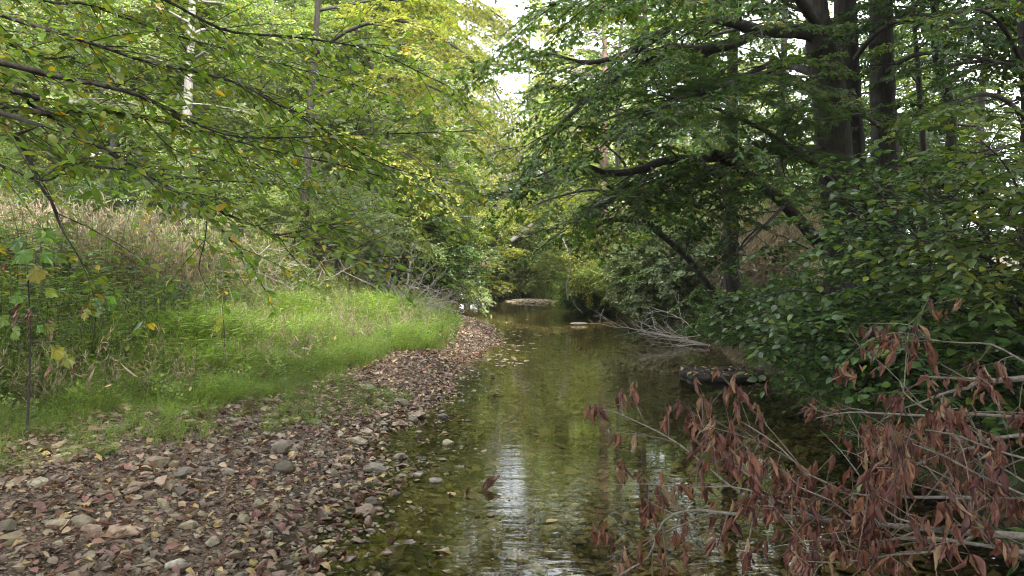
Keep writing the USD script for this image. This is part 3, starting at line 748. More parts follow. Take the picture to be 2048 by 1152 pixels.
trunk_tree('dark leafy tree at the far right edge', [(2085, 700, 9.5, .2), (2075, 400, 9.5, .15), (2060, 150, 9.5, .12), (2040, -150, 9.5, .08)],
           [[(2060, 160, 9.5, .04), (2010, 60, 9, .03), (1960, 20, 8.6, .02), (1900, 30, 8.2, .012)], [(2065, 250, 9.5, .04), (2010, 200, 8.8, .03), (1960, 190, 8.2, .02), (1900, 210, 7.8, .01)], [(2070, 300, 9.5, .04), (2040, 290, 8.4, .03), (1990, 300, 7.6, .02), (1930, 330, 7, .01)]], L_mid, 'layer', 25, group=G_R, size=.5, reach=1.2, upper=((6.7, 9.5, 5.8), 7, 3.2))
trunk_tree('yellow green maple on the left bank reaching toward the middle of the stream', [(600, 640, 17, .13), (610, 400, 17, .10), (625, 150, 17, .08), (640, -40, 17, .06), (650, -200, 17, .04)],
           [[(628, 110, 17, .05), (700, 60, 16.6, .045), (790, 40, 16.2, .04), (880, 75, 15.8, .03), (960, 135, 15.5, .02), (1000, 200, 15.3, .01)], [(622, 200, 17, .05), (720, 160, 16.4, .04), (820, 160, 16, .03), (910, 200, 15.6, .02), (980, 270, 15.4, .01)],
            [(640, -30, 17, .05), (780, -40, 16.6, .045), (900, -30, 16.2, .03), (1010, 40, 15.8, .015)], [(640, 20, 17, .04), (760, 0, 17.5, .03), (860, 10, 18, .02), (960, 50, 18.4, .01)], [(618, 280, 17, .04), (700, 270, 16.2, .03), (800, 300, 15.6, .02), (880, 360, 15.2, .01)]],
           L_yellow, 'maple', 29, name='maple_tree', size=.62, reach=1.5, step=.24, bark=B_dark)
# leaning tree below the big limbs
trunk_tree('leaning slender tree arching left over the water', [(1462, 690, 14, .12), (1445, 625, 14, .085), (1412, 565, 13.8, .072), (1368, 508, 13.5, .066), (1300, 450, 13, .056), (1255, 400, 12.6, .045), (1215, 372, 12.3, .03)],
           [[(1300, 450, 13, .04), (1240, 440, 12.6, .03), (1180, 455, 12.2, .015)], [(1255, 400, 12.6, .035), (1190, 380, 12, .025), (1110, 395, 11.5, .015), (1050, 420, 11.2, .01)], [(1255, 400, 12.6, .035), (1250, 330, 12.4, .025), (1200, 280, 12, .015)], [(1368, 508, 13.5, .035), (1390, 430, 13.2, .025), (1380, 370, 13, .015)]], L_yellow, 'layer', 26, name='leaning_tree', size=.5, reach=.9)
trunk_tree('vine wrapped dark trunk behind the leaning slender tree', [(1470, 680, 14.5, .2), (1464, 560, 14.5, .17), (1460, 430, 14.5, .15), (1462, 300, 14.5, .13), (1466, 100, 14.5, .1), (1470, -80, 14.5, .06)],
           [[(1462, 540, 14.5, .03), (1490, 480, 14, .02), (1540, 440, 13.6, .01)], [(1462, 440, 14.5, .03), (1420, 380, 14, .02), (1370, 400, 13.5, .01)], [(1464, 350, 14.5, .03), (1530, 330, 14, .02), (1600, 380, 13.5, .01)], [(1464, 200, 14.5, .03), (1400, 180, 15, .02), (1320, 210, 15.4, .01)], [(1464, 480, 14.5, .02), (1450, 500, 14.1, .015), (1440, 560, 13.8, .01)], [(1466, 150, 14.5, .03), (1540, 200, 15, .02), (1600, 240, 15.5, .01)]], L_canopy, 'layer', 27, group=G_R, size=.5, reach=1.3)
# the stem that leans right under the big lower limb
trunk_tree('dark stem leaning right below the lower limb of the big tree', [(1690, 560, 11.5, .12), (1640, 490, 11.2, .1), (1570, 410, 10.8, .085), (1500, 352, 10.4, .07), (1430, 302, 10, .05), (1385, 270, 9.8, .03)],
           [[(1500, 352, 10.4, .03), (1450, 380, 10, .02), (1400, 440, 9.6, .01)], [(1570, 410, 10.8, .03), (1530, 450, 10, .02), (1480, 500, 9.4, .01)], [(1430, 302, 10, .03), (1370, 330, 9.4, .02), (1310, 390, 9, .01)]], L_dark, 'layer', 28, name='leaning_tree', size=.5, reach=1.0)

# feathery leaved tree
rg = np.random.default_rng(33)
fp = [(1480, 205, 8.2), (1560, 165, 8.4), (1380, 195, 8.2), (1300, 175, 8.3), (1420, 235, 8.0), (1500, 250, 8.1), (1340, 250, 8.2), (1570, 355, 8.0), (1600, 385, 7.8), (1540, 330, 8.2), (1640, 335, 7.9), (1660, 300, 8.2), (1450, 280, 8.1), (1510, 300, 8.2), (1400, 150, 8.4), (1250, 210, 8.4), (1590, 250, 8.3), (1620, 205, 8.4), (1470, 160, 8.4)]
ft = Thing('feathery_tree', (5.0, 9.3, float(zg(5.0, 9.3)[0])), 'small tree with feathery fern like fronds below the big limbs', 'tree')
tl, r = traced([(1800, 640, 9.3, .06), (1740, 480, 9.2, .05), (1660, 360, 8.9, .04), (1560, 280, 8.6, .03), (1440, 220, 8.4, .02), (1320, 190, 8.3, .01)])
ft.part('trunk', MB().tube(tl, r, 6), B_limb, True)
fpos = np.array([P(*x) for x in fp]); near_i = [np.argmin(np.linalg.norm(tl - p, axis=1)) for p in fpos]
mb = MB()
for p, i in zip(fpos, near_i):
    mb.tube(resample(np.array([tl[i], (tl[i] + p) / 2 + [0, 0, .12], p]), .12), .006, 3)
ft.part('branches', mb, B_limb, True, kind='stuff')
pos, dd = [], []
for p in fpos:
    for a in np.arange(7):
        th_ = a / 7 * 6.28 + rg.random()
        pos.append(p + rg.normal(size=3) * .12); dd.append([math.cos(th_), math.sin(th_) * .6 - .2, rg.normal() * .15])
L_feather = leaf_material('leaf_feather', (.045, .115, .04), (.2, .2, .03), trans=.4)
crown(ft, 'feather', L_feather, pos, dd, rg.uniform(.3, .48, len(pos)), rg, upn=.1)
#@@END_TREES

#@@SHRUBS
# ------------------------------------------------------------------ shrubs
def shrub(name, label, seed, base, H, W, mat, kind, size=.45, n=120, bark=B_limb, group=None, cat='shrub', lean=(0, 0), flat=.35, lo=.15, stems=6, stretch=(1, 1)):
    rg = np.random.default_rng(seed)
    base = np.array(base, float)
    th = Thing(name, base, label, cat, group)
    ends = []
    for k in range(stems):
        a = k * 2.4 + rg.normal() * .3; q = math.sqrt((k + .5) / stems) * W * .62
        e = base + [math.cos(a) * q * stretch[0] + lean[0], math.sin(a) * q * stretch[1] + lean[1], H * rg.uniform(.75, .98) * (1 - .35 * (q / W) ** 2)]
        m = (base + e) / 2 + [0, 0, H * .15] + rg.normal(size=3) * .06
        ln = resample(np.array([base + rg.normal(size=3) * [.06, .06, 0], m, e]), .2); ends.append(ln)
        th.part('stem', MB().tube(ln, np.linspace(.028, .006, len(ln)), 5), bark, True)
    pos, dd = [], []
    while len(pos) < n:
        u = unit(rg.normal(size=3)); r = rg.random() ** .33
        p = base + np.array([u[0] * W * stretch[0] * r, u[1] * W * stretch[1] * r, H * (.55 + .45 * u[2] * r)]) + np.array([lean[0], lean[1], 0]) * (.55 + .45 * u[2] * r)
        if p[2] < base[2] + lo * H:
            continue
        if meshkit.noise(p * (1.6 / max(W, .6)) + seed * 7.3, 3) < .3:
            continue
        pos.append(p); dd.append([u[0] * .8 + rg.normal() * .5, u[1] * .8 + rg.normal() * .5, rg.normal() * flat + .1 * u[2]])
    crown(th, kind, mat, pos, dd, size * rg.uniform(.7, 1.3, n), rg, name='foliage')
    return th

G_SB = 'shrubs between the meadow and the trees on the left bank'
for k, (px, Y, H, W, mat, kd, n, lab) in enumerate([
    (420, 17, 3.2, 1.6, L_light, 'fine', 260, 'bushy light green shrub under the pale sycamore trunk'),
    (240, 18, 3.0, 1.5, L_dark, 'fine', 220, 'dark green shrub behind the dry grass left of the pale sycamore'),
    (545, 18, 3.0, 1.7, L_light, 'lance', 280, 'pale narrow leaved shrub behind the middle of the meadow'),
    (640, 19, 3.4, 1.7, L_sage, 'lance', 280, 'greyish green narrow leaved shrub left of the slender dark stems'),
    (730, 22, 4.2, 2.0, L_light, 'fine', 320, 'tall light green shrub behind the dead grey brush'),
    (820, 26, 4.2, 2.2, L_mid, 'fine', 320, 'green shrub left of the dark glossy shrub'),
    (60, 18, 3.2, 1.6, L_mid, 'fine', 240, 'mid green shrub behind the dry grass at the far left'),
    (350, 22, 4.6, 2.0, L_mid, 'fine', 280, 'tall shrub hiding the foot of the pale sycamore'),
    (140, 23, 4.6, 2.2, L_yellow, 'fine', 280, 'yellow green shrub in front of the far left trees'),
    (500, 24, 5.0, 2.2, L_light, 'fine', 300, 'rounded pale shrub in front of the fine leaved tree'),
    (620, 26, 5.2, 2.4, L_light, 'fine', 300, 'tall pale shrub in front of the far back tree')]):
    shrub('shrub', lab, 200 + k, at(px, Y), H, W, mat, kd, n=n, group=G_SB, size=.6)
shrub('shrub', 'dark blue green glossy shrub overhanging the left edge of the water', 230, at(868, 24.5), 2.6, 1.5, L_bush, 'round', n=200, size=.5, lean=(.4, -.4))
G_DR = 'drooping bushes on the left bank by the far water'
for k, (px, Y, H, W, mat, kd, n, lab) in enumerate([
    (800, 29, 5.0, 2.2, L_light, 'layer', 380, 'large bright green bush drooping behind the dark glossy shrub'),
    (850, 33, 4.4, 1.8, L_lifted, 'layer', 320, 'pale bush drooping to the water below the broken limb'),
    (790, 25, 5.2, 2.0, L_light, 'layer', 360, 'bright bush with layered leaves above the bare grey brush'),
    (868, 41, 5.0, 2.4, L_lifted, 'layer', 320, 'pale bush hanging over the left end of the riffle')]):
    shrub('shrub', lab, 270 + k, at(px, Y), H, W, mat, kd, n=n, group=G_DR, size=.62, lean=(.6, -.3), flat=.2)
G_SF = 'shrubs lining the far banks'
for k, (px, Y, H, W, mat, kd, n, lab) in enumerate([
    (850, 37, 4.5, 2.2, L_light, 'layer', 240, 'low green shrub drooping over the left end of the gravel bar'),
    (1045, 44, 3.4, 1.9, L_lifted, 'broad', 260, 'pale leafy bush rising right behind the middle of the gravel bar'),
    (1000, 48, 4.2, 1.8, L_lifted, 'broad', 260, 'pale bush behind the left half of the gravel bar'),
    (910, 48, 5.0, 3.0, L_lifted, 'fine', 260, 'pale shrub beyond the bend on the left bank'),
    (1015, 54, 4.5, 3.4, L_lifted, 'broad', 260, 'shrub behind the middle of the far gravel bar'),
    (1095, 46, 3.6, 2.4, L_lifted, 'broad', 260, 'green shrub behind the right end of the gravel bar'),
    (1160, 36, 3.6, 2.0, L_lifted, 'fine', 260, 'shrub leaning over the water right of the gravel bar'),
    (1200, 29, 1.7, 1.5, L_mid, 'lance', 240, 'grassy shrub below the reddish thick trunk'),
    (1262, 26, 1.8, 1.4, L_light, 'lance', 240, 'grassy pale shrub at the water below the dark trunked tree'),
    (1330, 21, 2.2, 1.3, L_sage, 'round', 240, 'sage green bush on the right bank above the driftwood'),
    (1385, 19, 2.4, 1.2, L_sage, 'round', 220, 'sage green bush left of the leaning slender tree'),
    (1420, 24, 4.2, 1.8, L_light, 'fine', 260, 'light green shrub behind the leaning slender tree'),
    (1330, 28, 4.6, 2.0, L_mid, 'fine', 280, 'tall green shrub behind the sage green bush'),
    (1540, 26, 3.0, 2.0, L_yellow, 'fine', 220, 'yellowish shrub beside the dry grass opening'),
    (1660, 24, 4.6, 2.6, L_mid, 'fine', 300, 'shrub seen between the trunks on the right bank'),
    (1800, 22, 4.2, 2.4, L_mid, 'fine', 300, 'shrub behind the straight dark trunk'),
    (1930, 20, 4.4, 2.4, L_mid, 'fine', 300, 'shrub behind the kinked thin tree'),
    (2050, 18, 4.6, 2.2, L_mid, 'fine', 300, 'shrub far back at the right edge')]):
    shrub('shrub', lab, 240 + k, at(px, Y), H, W, mat, kd, n=int(n * (1.8 if Y > 27 and px < 1400 else 1.2)), group=G_SF, size=.65)


def leafy_shrub(label, seed, base, arms, mat, size=.074, w=.34, group='leafy shrubs on the near right bank', near=170, density=1.0, yellow=.05):
    """A near shrub: traced arms (px, py, depth, r), twigs off them, and every leaf placed by itself."""
    rg = np.random.default_rng(seed)
    base = np.array([base[0], base[1], float(zg(base[0], base[1])[0])])
    th = Thing('leafy_shrub', base, label, 'shrub', group)
    tw, pos, dd = MB(), [], []
    for arm in arms:
        p = np.array([base] + [P(a, b, c) for a, b, c in arm])
        ln = resample(p, .1); n = len(ln)
        th.part('stem', MB().tube(ln, np.linspace(.022, .004, n), 6), B_limb, True)
        side = 1
        for i in range(int(n * .3), n - 1):
            for rep in range(2):
                if rg.random() > density * .8:
                    continue
                side = -side
                d = unit(ln[i + 1] - ln[i]); h = unit(np.cross([0, 0, 1], d))
                o = unit(d * rg.uniform(.2, .9) + h * side * rg.uniform(.4, 1.1) + np.array([0, 0, rg.normal() * .3 + .02]))
                L = rg.uniform(.25, .62); g = np.linspace(0, 1, 5)[:, None]
                t = ln[i] + L * (o * g + np.array([0, 0, -.22]) * g ** 2)
                tw.tube(t, np.linspace(.004, .0015, 5), 3)
                m = int(L / .044)
                for j in range(m):
                    f = (j + .8) / m; q = np.array([np.interp(f, g[:, 0], t[:, k]) for k in range(3)])
                    s = unit(np.cross([0, 0, 1], o)) * (1 if j % 2 else -1)
                    pos.append(q); dd.append(o * rg.uniform(.3, .8) + s * rg.uniform(.5, 1) + np.array([0, 0, -.2 + rg.normal() * .15]))
    pos, dd = np.array(pos), np.array(dd)
    th.part('twigs', tw, B_limb, True, kind='stuff')
    up = np.array([0, -.15, 1.0]) + rg.normal(size=pos.shape) * .3
    T = [ovate_fine(.05, .18, w, seed=k) for k in range(3)] + [ovate_fine(.09, .32, w * .9, seed=9), ovate_fine(.02, .1, w * 1.05, seed=10)]
    single_leaves(th, 'leaf', pos, dd, up, size * rg.uniform(.6, 1.2, len(pos)), T, leaf_tints(len(pos), rg, yellow, .25), mat, rg, near)
    return th

leafy_shrub('dark leafy shrub whose low bough reaches left over the stream', 301, (4.1, 6.9), [
    [(1700, 640, 6.4), (1600, 620, 6.0), (1530, 625, 5.7), (1462, 650, 5.5)], [(1720, 620, 6.6), (1640, 585, 6.2), (1560, 585, 5.9), (1500, 605, 5.7)],
    [(1740, 690, 6.3), (1650, 680, 5.9), (1560, 690, 5.6), (1500, 680, 5.5)], [(1740, 600, 6.8), (1690, 540, 6.4), (1620, 500, 6.1), (1560, 470, 5.9)],
    [(1760, 720, 6.2), (1690, 740, 5.8), (1610, 735, 5.6)], [(1760, 740, 6.2), (1720, 780, 5.7), (1660, 790, 5.5)], [(1780, 640, 6.6), (1740, 560, 6.2), (1700, 480, 5.9), (1680, 430, 5.8)],
    [(1720, 660, 6.1), (1650, 640, 5.8), (1580, 650, 5.5), (1520, 645, 5.3)], [(1780, 700, 6.3), (1730, 690, 5.8), (1660, 720, 5.4), (1590, 700, 5.3)]], L_bush)
leafy_shrub('tall mid green shrub right of the dark overhanging one', 302, (4.4, 6.4), [
    [(1830, 600, 6.0), (1800, 480, 5.8), (1760, 380, 5.6), (1700, 300, 5.5)], [(1850, 580, 6.0), (1850, 450, 5.7), (1830, 350, 5.5), (1790, 260, 5.4)],
    [(1880, 620, 5.8), (1900, 520, 5.5), (1890, 430, 5.3), (1860, 360, 5.2)], [(1840, 650, 5.9), (1790, 590, 5.5), (1730, 540, 5.3)], [(1860, 660, 5.7), (1850, 620, 5.2), (1800, 640, 5.0)],
    [(1830, 560, 6.0), (1770, 470, 5.6), (1690, 400, 5.4), (1610, 350, 5.3)], [(1850, 620, 5.9), (1790, 540, 5.5), (1720, 470, 5.3), (1650, 450, 5.2)], [(1870, 600, 5.8), (1860, 520, 5.4), (1820, 460, 5.2), (1770, 440, 5.1)], [(1880, 680, 5.6), (1830, 690, 5.2), (1770, 680, 5.0), (1720, 660, 4.9)]], L_bush)
leafy_shrub('pale yellow green shrub along the right edge', 303, (4.2, 5.0), [
    [(2030, 600, 4.8), (1990, 500, 4.6), (1940, 430, 4.5), (1890, 380, 4.4)], [(2060, 560, 4.7), (2050, 420, 4.5), (2010, 330, 4.4), (1960, 280, 4.3)], [(2080, 540, 4.6), (2090, 400, 4.4), (2060, 290, 4.3), (2030, 220, 4.2)],
    [(2020, 620, 4.8), (1950, 560, 4.6), (1880, 540, 4.5), (1820, 545, 4.4)], [(2060, 640, 4.5), (2010, 580, 4.3), (1940, 570, 4.2)], [(2090, 600, 4.4), (2060, 510, 4.2), (2010, 470, 4.1)], [(2040, 580, 4.7), (1980, 520, 4.5), (1900, 490, 4.4), (1840, 480, 4.3)], [(2080, 580, 4.5), (2030, 430, 4.3), (1980, 390, 4.2), (1930, 360, 4.1)]], L_bush_pale, yellow=.12)
leafy_shrub('low dark shrub above the fallen dead branches', 304, (3.9, 4.9), [
    [(1980, 720, 4.7), (1900, 680, 4.5), (1820, 670, 4.4), (1760, 690, 4.3)], [(2000, 740, 4.6), (1930, 740, 4.4), (1860, 760, 4.3)], [(2020, 690, 4.6), (1960, 640, 4.4), (1890, 610, 4.3), (1830, 600, 4.3)],
    [(2060, 720, 4.4), (2030, 660, 4.2), (1970, 640, 4.1)], [(2070, 760, 4.3), (2020, 730, 4.1), (1960, 700, 4.0)], [(2030, 780, 4.4), (1960, 800, 4.2), (1890, 790, 4.1)], [(2080, 820, 4.2), (2020, 860, 4.0), (1940, 850, 3.9)], [(2000, 790, 4.6), (1940, 870, 4.4), (1880, 880, 4.3)]], L_bush, near=150)
leafy_shrub('upper leafy shrub in front of the straight dark trunk', 305, (5.6, 8.2), [
    [(1900, 520, 8.0), (1830, 430, 7.6), (1760, 380, 7.4), (1690, 350, 7.2)], [(1920, 500, 8.0), (1900, 400, 7.7), (1850, 320, 7.5), (1810, 300, 7.4)], [(1960, 500, 7.8), (1980, 400, 7.5), (1960, 330, 7.3)],
    [(1880, 540, 7.8), (1800, 490, 7.5), (1720, 460, 7.3), (1650, 470, 7.2)], [(1980, 520, 7.6), (2020, 420, 7.3), (2030, 350, 7.1)], [(1880, 560, 7.8), (1810, 530, 7.4), (1760, 520, 7.2)], [(1850, 520, 8.0), (1780, 430, 7.6), (1720, 400, 7.4), (1640, 410, 7.2)]], L_bush, near=90, size=.09)

# the dark tangle of low growth on the steep right bank
rg = np.random.default_rng(41)
n = 900
y = rg.uniform(3.0, 26, n); x = xr(y) + rg.uniform(.05, 1.6, n) ** 1.0
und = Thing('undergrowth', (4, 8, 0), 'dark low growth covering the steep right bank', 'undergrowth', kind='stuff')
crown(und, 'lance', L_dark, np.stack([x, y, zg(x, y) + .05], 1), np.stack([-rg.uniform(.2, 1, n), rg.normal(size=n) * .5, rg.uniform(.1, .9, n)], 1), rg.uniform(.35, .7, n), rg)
#@@END_SHRUBS

#@@LEFT_BOUGHS
# ------------------------------------------------------------------ the boughs hanging in from the left
rg = np.random.default_rng(7)
bt = np.array([-4.9, 3.6, 0]); bt[2] = float(zg(bt[0], bt[1])[0])
ht = Thing('overhanging_tree', bt, 'near tree on the left whose thin dark boughs droop across the view', 'tree')
trunk = resample(np.array([bt + [0, 0, -.1], bt + [.1, 0, 1.2], bt + [.05, .05, 2.6], bt + [.2, .1, 4.2], bt + [.2, .2, 6.5], bt + [.3, .3, 9]]), .25)
ht.part('trunk', MB().tube(trunk, np.linspace(.2, .05, len(trunk)), 12, bump=.03, rng=rg), B_limb, True)
def bough(root_z, pts):
    o = bt + [.1, .05, root_z - bt[2]]
    p = np.array([o] + [P(a, b, c) for a, b, c, _ in pts]); r = np.array([pts[0][3] * 1.15] + [q[3] for q in pts])
    q = resample(p, .06)
    s0 = np.concatenate([[0], np.cumsum(np.linalg.norm(np.diff(p, axis=0), axis=1))]); s1 = np.concatenate([[0], np.cumsum(np.linalg.norm(np.diff(q, axis=0), axis=1))])
    return q, np.interp(s1, s0 * s1[-1] / s0[-1], r)
def sub(pts):
    p = np.array([P(a, b, c) for a, b, c, _ in pts]); r = np.array([q[3] for q in pts]); q = resample(p, .06)
    return q, np.interp(np.linspace(0, 1, len(q)), np.linspace(0, 1, len(r)), r)
K = .00078
boughs = [
    bough(4.1, [(150, -70, 4.0, 13*K), (330, 0, 4.2, 12*K), (400, 38, 4.3, 11*K), (470, 65, 4.4, 10*K), (600, 75, 4.5, 8*K), (740, 100, 4.6, 6*K), (850, 150, 4.7, 4*K), (930, 190, 4.8, 2*K)]),
    bough(3.6, [(0, 30, 3.7, 14*K), (100, 60, 3.8, 14*K), (200, 92, 3.9, 13*K), (290, 122, 4.0, 12*K), (400, 145, 4.1, 11*K), (480, 168, 4.2, 9*K), (540, 200, 4.2, 8*K), (640, 255, 4.3, 6*K), (760, 325, 4.4, 5*K), (860, 355, 4.5, 3*K), (980, 375, 4.6, 2*K)]),
    bough(3.1, [(0, 125, 3.4, 19*K), (60, 142, 3.5, 18*K), (150, 160, 3.6, 17*K), (250, 182, 3.7, 14*K), (310, 205, 3.8, 12*K), (400, 250, 3.9, 10*K), (470, 272, 4.0, 8*K), (560, 275, 4.0, 7*K), (700, 270, 4.2, 5*K), (850, 265, 4.3, 4*K), (960, 260, 4.4, 2*K)]),
    bough(2.9, [(0, 176, 3.4, 18*K), (50, 200, 3.45, 17.5*K), (100, 232, 3.5, 17*K), (160, 272, 3.5, 18*K), (220, 305, 3.6, 16*K), (330, 372, 3.7, 13*K), (400, 405, 3.8, 11*K), (480, 440, 3.9, 9*K), (555, 470, 4.0, 7*K), (585, 466, 4.0, 6*K), (650, 495, 4.1, 5*K), (750, 532, 4.2, 4*K), (825, 545, 4.3, 2*K)]),
    bough(2.8, [(0, 212, 3.4, 19*K), (90, 224, 3.6, 18*K), (200, 222, 3.8, 13*K), (300, 238, 4.0, 11*K), (430, 270, 4.2, 9*K), (550, 302, 4.4, 7*K), (680, 330, 4.5, 5*K), (800, 365, 4.6, 4*K), (900, 395, 4.7, 2*K)]),
    bough(2.6, [(0, 226, 3.0, 15*K), (30, 270, 3.05, 13*K), (62, 325, 3.1, 11*K), (75, 365, 3.1, 10*K), (103, 402, 3.15, 9*K), (120, 450, 3.2, 7*K), (150, 502, 3.2, 5*K), (182, 552, 3.3, 2*K)]),
    bough(3.5, [(0, 330, 4.6, 12*K), (150, 330, 4.8, 10*K), (300, 345, 5.0, 8*K), (420, 360, 5.1, 6*K), (560, 370, 5.3, 4*K), (700, 400, 5.4, 3*K)]),
    bough(4.4, [(0, -40, 4.6, 14*K), (180, 10, 4.9, 12*K), (350, 70, 5.2, 10*K), (500, 110, 5.4, 8*K), (640, 150, 5.6, 5*K), (780, 190, 5.8, 3*K)]),
    bough(4.0, [(0, 80, 4.8, 12*K), (160, 120, 5.0, 10*K), (320, 210, 5.2, 8*K), (450, 290, 5.4, 6*K), (600, 380, 5.6, 4*K), (720, 430, 5.7, 2*K)]),
]
subs_ = [
    sub([(400, 405, 3.8, 8*K), (440, 455, 3.8, 7*K), (470, 492, 3.85, 5*K), (530, 547, 3.9, 2*K)]),
    sub([(415, 425, 3.8, 5*K), (410, 480, 3.75, 4*K), (398, 540, 3.7, 3*K), (425, 590, 3.7, 1.5*K)]),
    sub([(585, 468, 4.0, 5*K), (640, 452, 4.0, 4*K), (720, 445, 4.1, 2*K)]),
    sub([(480, 168, 4.2, 7*K), (520, 185, 4.25, 6*K), (600, 228, 4.3, 4*K), (690, 275, 4.4, 2*K)]),
    sub([(260, 330, 3.65, 7*K), (330, 375, 3.6, 5*K), (420, 392, 3.6, 3*K), (480, 410, 3.6, 2*K)]),
    sub([(75, 365, 3.1, 5*K), (120, 330, 3.2, 4*K), (190, 325, 3.3, 2*K)]),
    sub([(290, 240, 4.0, 6*K), (350, 300, 3.9, 4*K), (450, 325, 4.0, 3*K), (560, 345, 4.1, 2*K)]),
    sub([(395, 145, 4.1, 4*K), (360, 80, 4.0, 3*K), (320, 10, 3.9, 2*K)]),
    sub([(700, 330, 4.5, 3*K), (720, 230, 4.4, 3*K), (760, 150, 4.3, 2*K)]),
]
for ln, r in boughs + subs_:
    ht.part('bough' if r.max() > .0085 else 'twig', MB().tube(ln, r, 7, bump=.06, rng=rg), B_limb, True)
pos, dd, tw = [], [], MB()
for ln, r in boughs + subs_:
    n = len(ln); side = 1
    bare = ln[-1, 2] < 1.62 and ln[-1, 0] / ln[-1, 1] < -.3
    first = next((i for i in range(n) if ln[i, 0] / ln[i, 1] > -.85), 0)
    for i in range(first, n - 1):
        for rep_ in range(2):
          if rg.random() > (.30 if bare else .74 if r[i] < .011 else .5):
            continue
          d = unit(ln[min(i + 1, n - 1)] - ln[max(i - 1, 0)]); side = -side
          h = unit(np.cross([0, 0, 1], d))
          L = rg.uniform(.14, .7) * (.6 if r[i] < .003 else 1)
          o = unit(d * rg.uniform(.4, 1.0) + h * side * rg.uniform(.3, 1.0) + np.array([0, .3, rg.normal() * .42 + .06]))
          g = np.linspace(0, 1, 5)[:, None]
          t = ln[i] + L * (o * g + np.array([0, 0, -.2]) * g ** 2)
          if not 2.4 < t[-1, 1] < 7:
              continue
          tw.tube(t, np.linspace(min(.0035, r[i] * .7), .001, 5), 3)
          m = max(2, int(L / .040))
          for j in range(m):
              f = (j + .9) / m; q = np.array([np.interp(f, g[:, 0], t[:, k]) for k in range(3)])
              s = unit(np.cross([0, 0, 1], o)) * (1 if j % 2 else -1)
              pos.append(q); dd.append(o * rg.uniform(.5, 1) + s * rg.uniform(.5, 1.4) + np.array([0, 0, -.15 + rg.normal() * .3]))
ht.part('twigs', tw, B_limb, True, kind='stuff')
_, lm, sp, sdr = grow(rg, bt + [.2, .2, 4.4], 6.5, .2, 3.6, limb0=.12, n_limb=12, subs=6, step=.5)
keep = sp[:, 2] - EYE > .40 * np.maximum(sp[:, 1], 0) + .7
q = np.stack([rg.uniform(-9, -2.0, 1000), rg.uniform(2.5, 9, 1000), rg.uniform(4.4, 7.4, 1000)], 1)  # loose sprays above the view, added to shade the left grass
q = q[(q[:, 2] - EYE > .40 * q[:, 1] + .3) & (meshkit.noise(q * .9, 5) > .35)]
crown(ht, 'broad', L_near, np.vstack([sp[keep], q]), np.vstack([sdr[keep], rg.normal(size=q.shape) * [1, 1, .2]]), rg.uniform(.5, .9, keep.sum() + len(q)), rg)
pos, dd = np.array(pos), np.array(dd)
T = [ovate_fine(.05, .2, .28, seed=k, wav=.012) for k in range(3)] + [ovate_fine(.1, .4, .25, seed=7, wav=.012), ovate_fine(.03, .05, .30, seed=8, wav=.012)]
single_leaves(ht, 'leaf', pos, dd, np.array([0, 0, 1.0]) + rg.normal(size=pos.shape) * .4, .056 * rg.uniform(.55, 1.3, len(pos)), T, leaf_tints(len(pos), rg, .035, .22), L_near, rg, 300)
#@@END_LEFT_BOUGHS

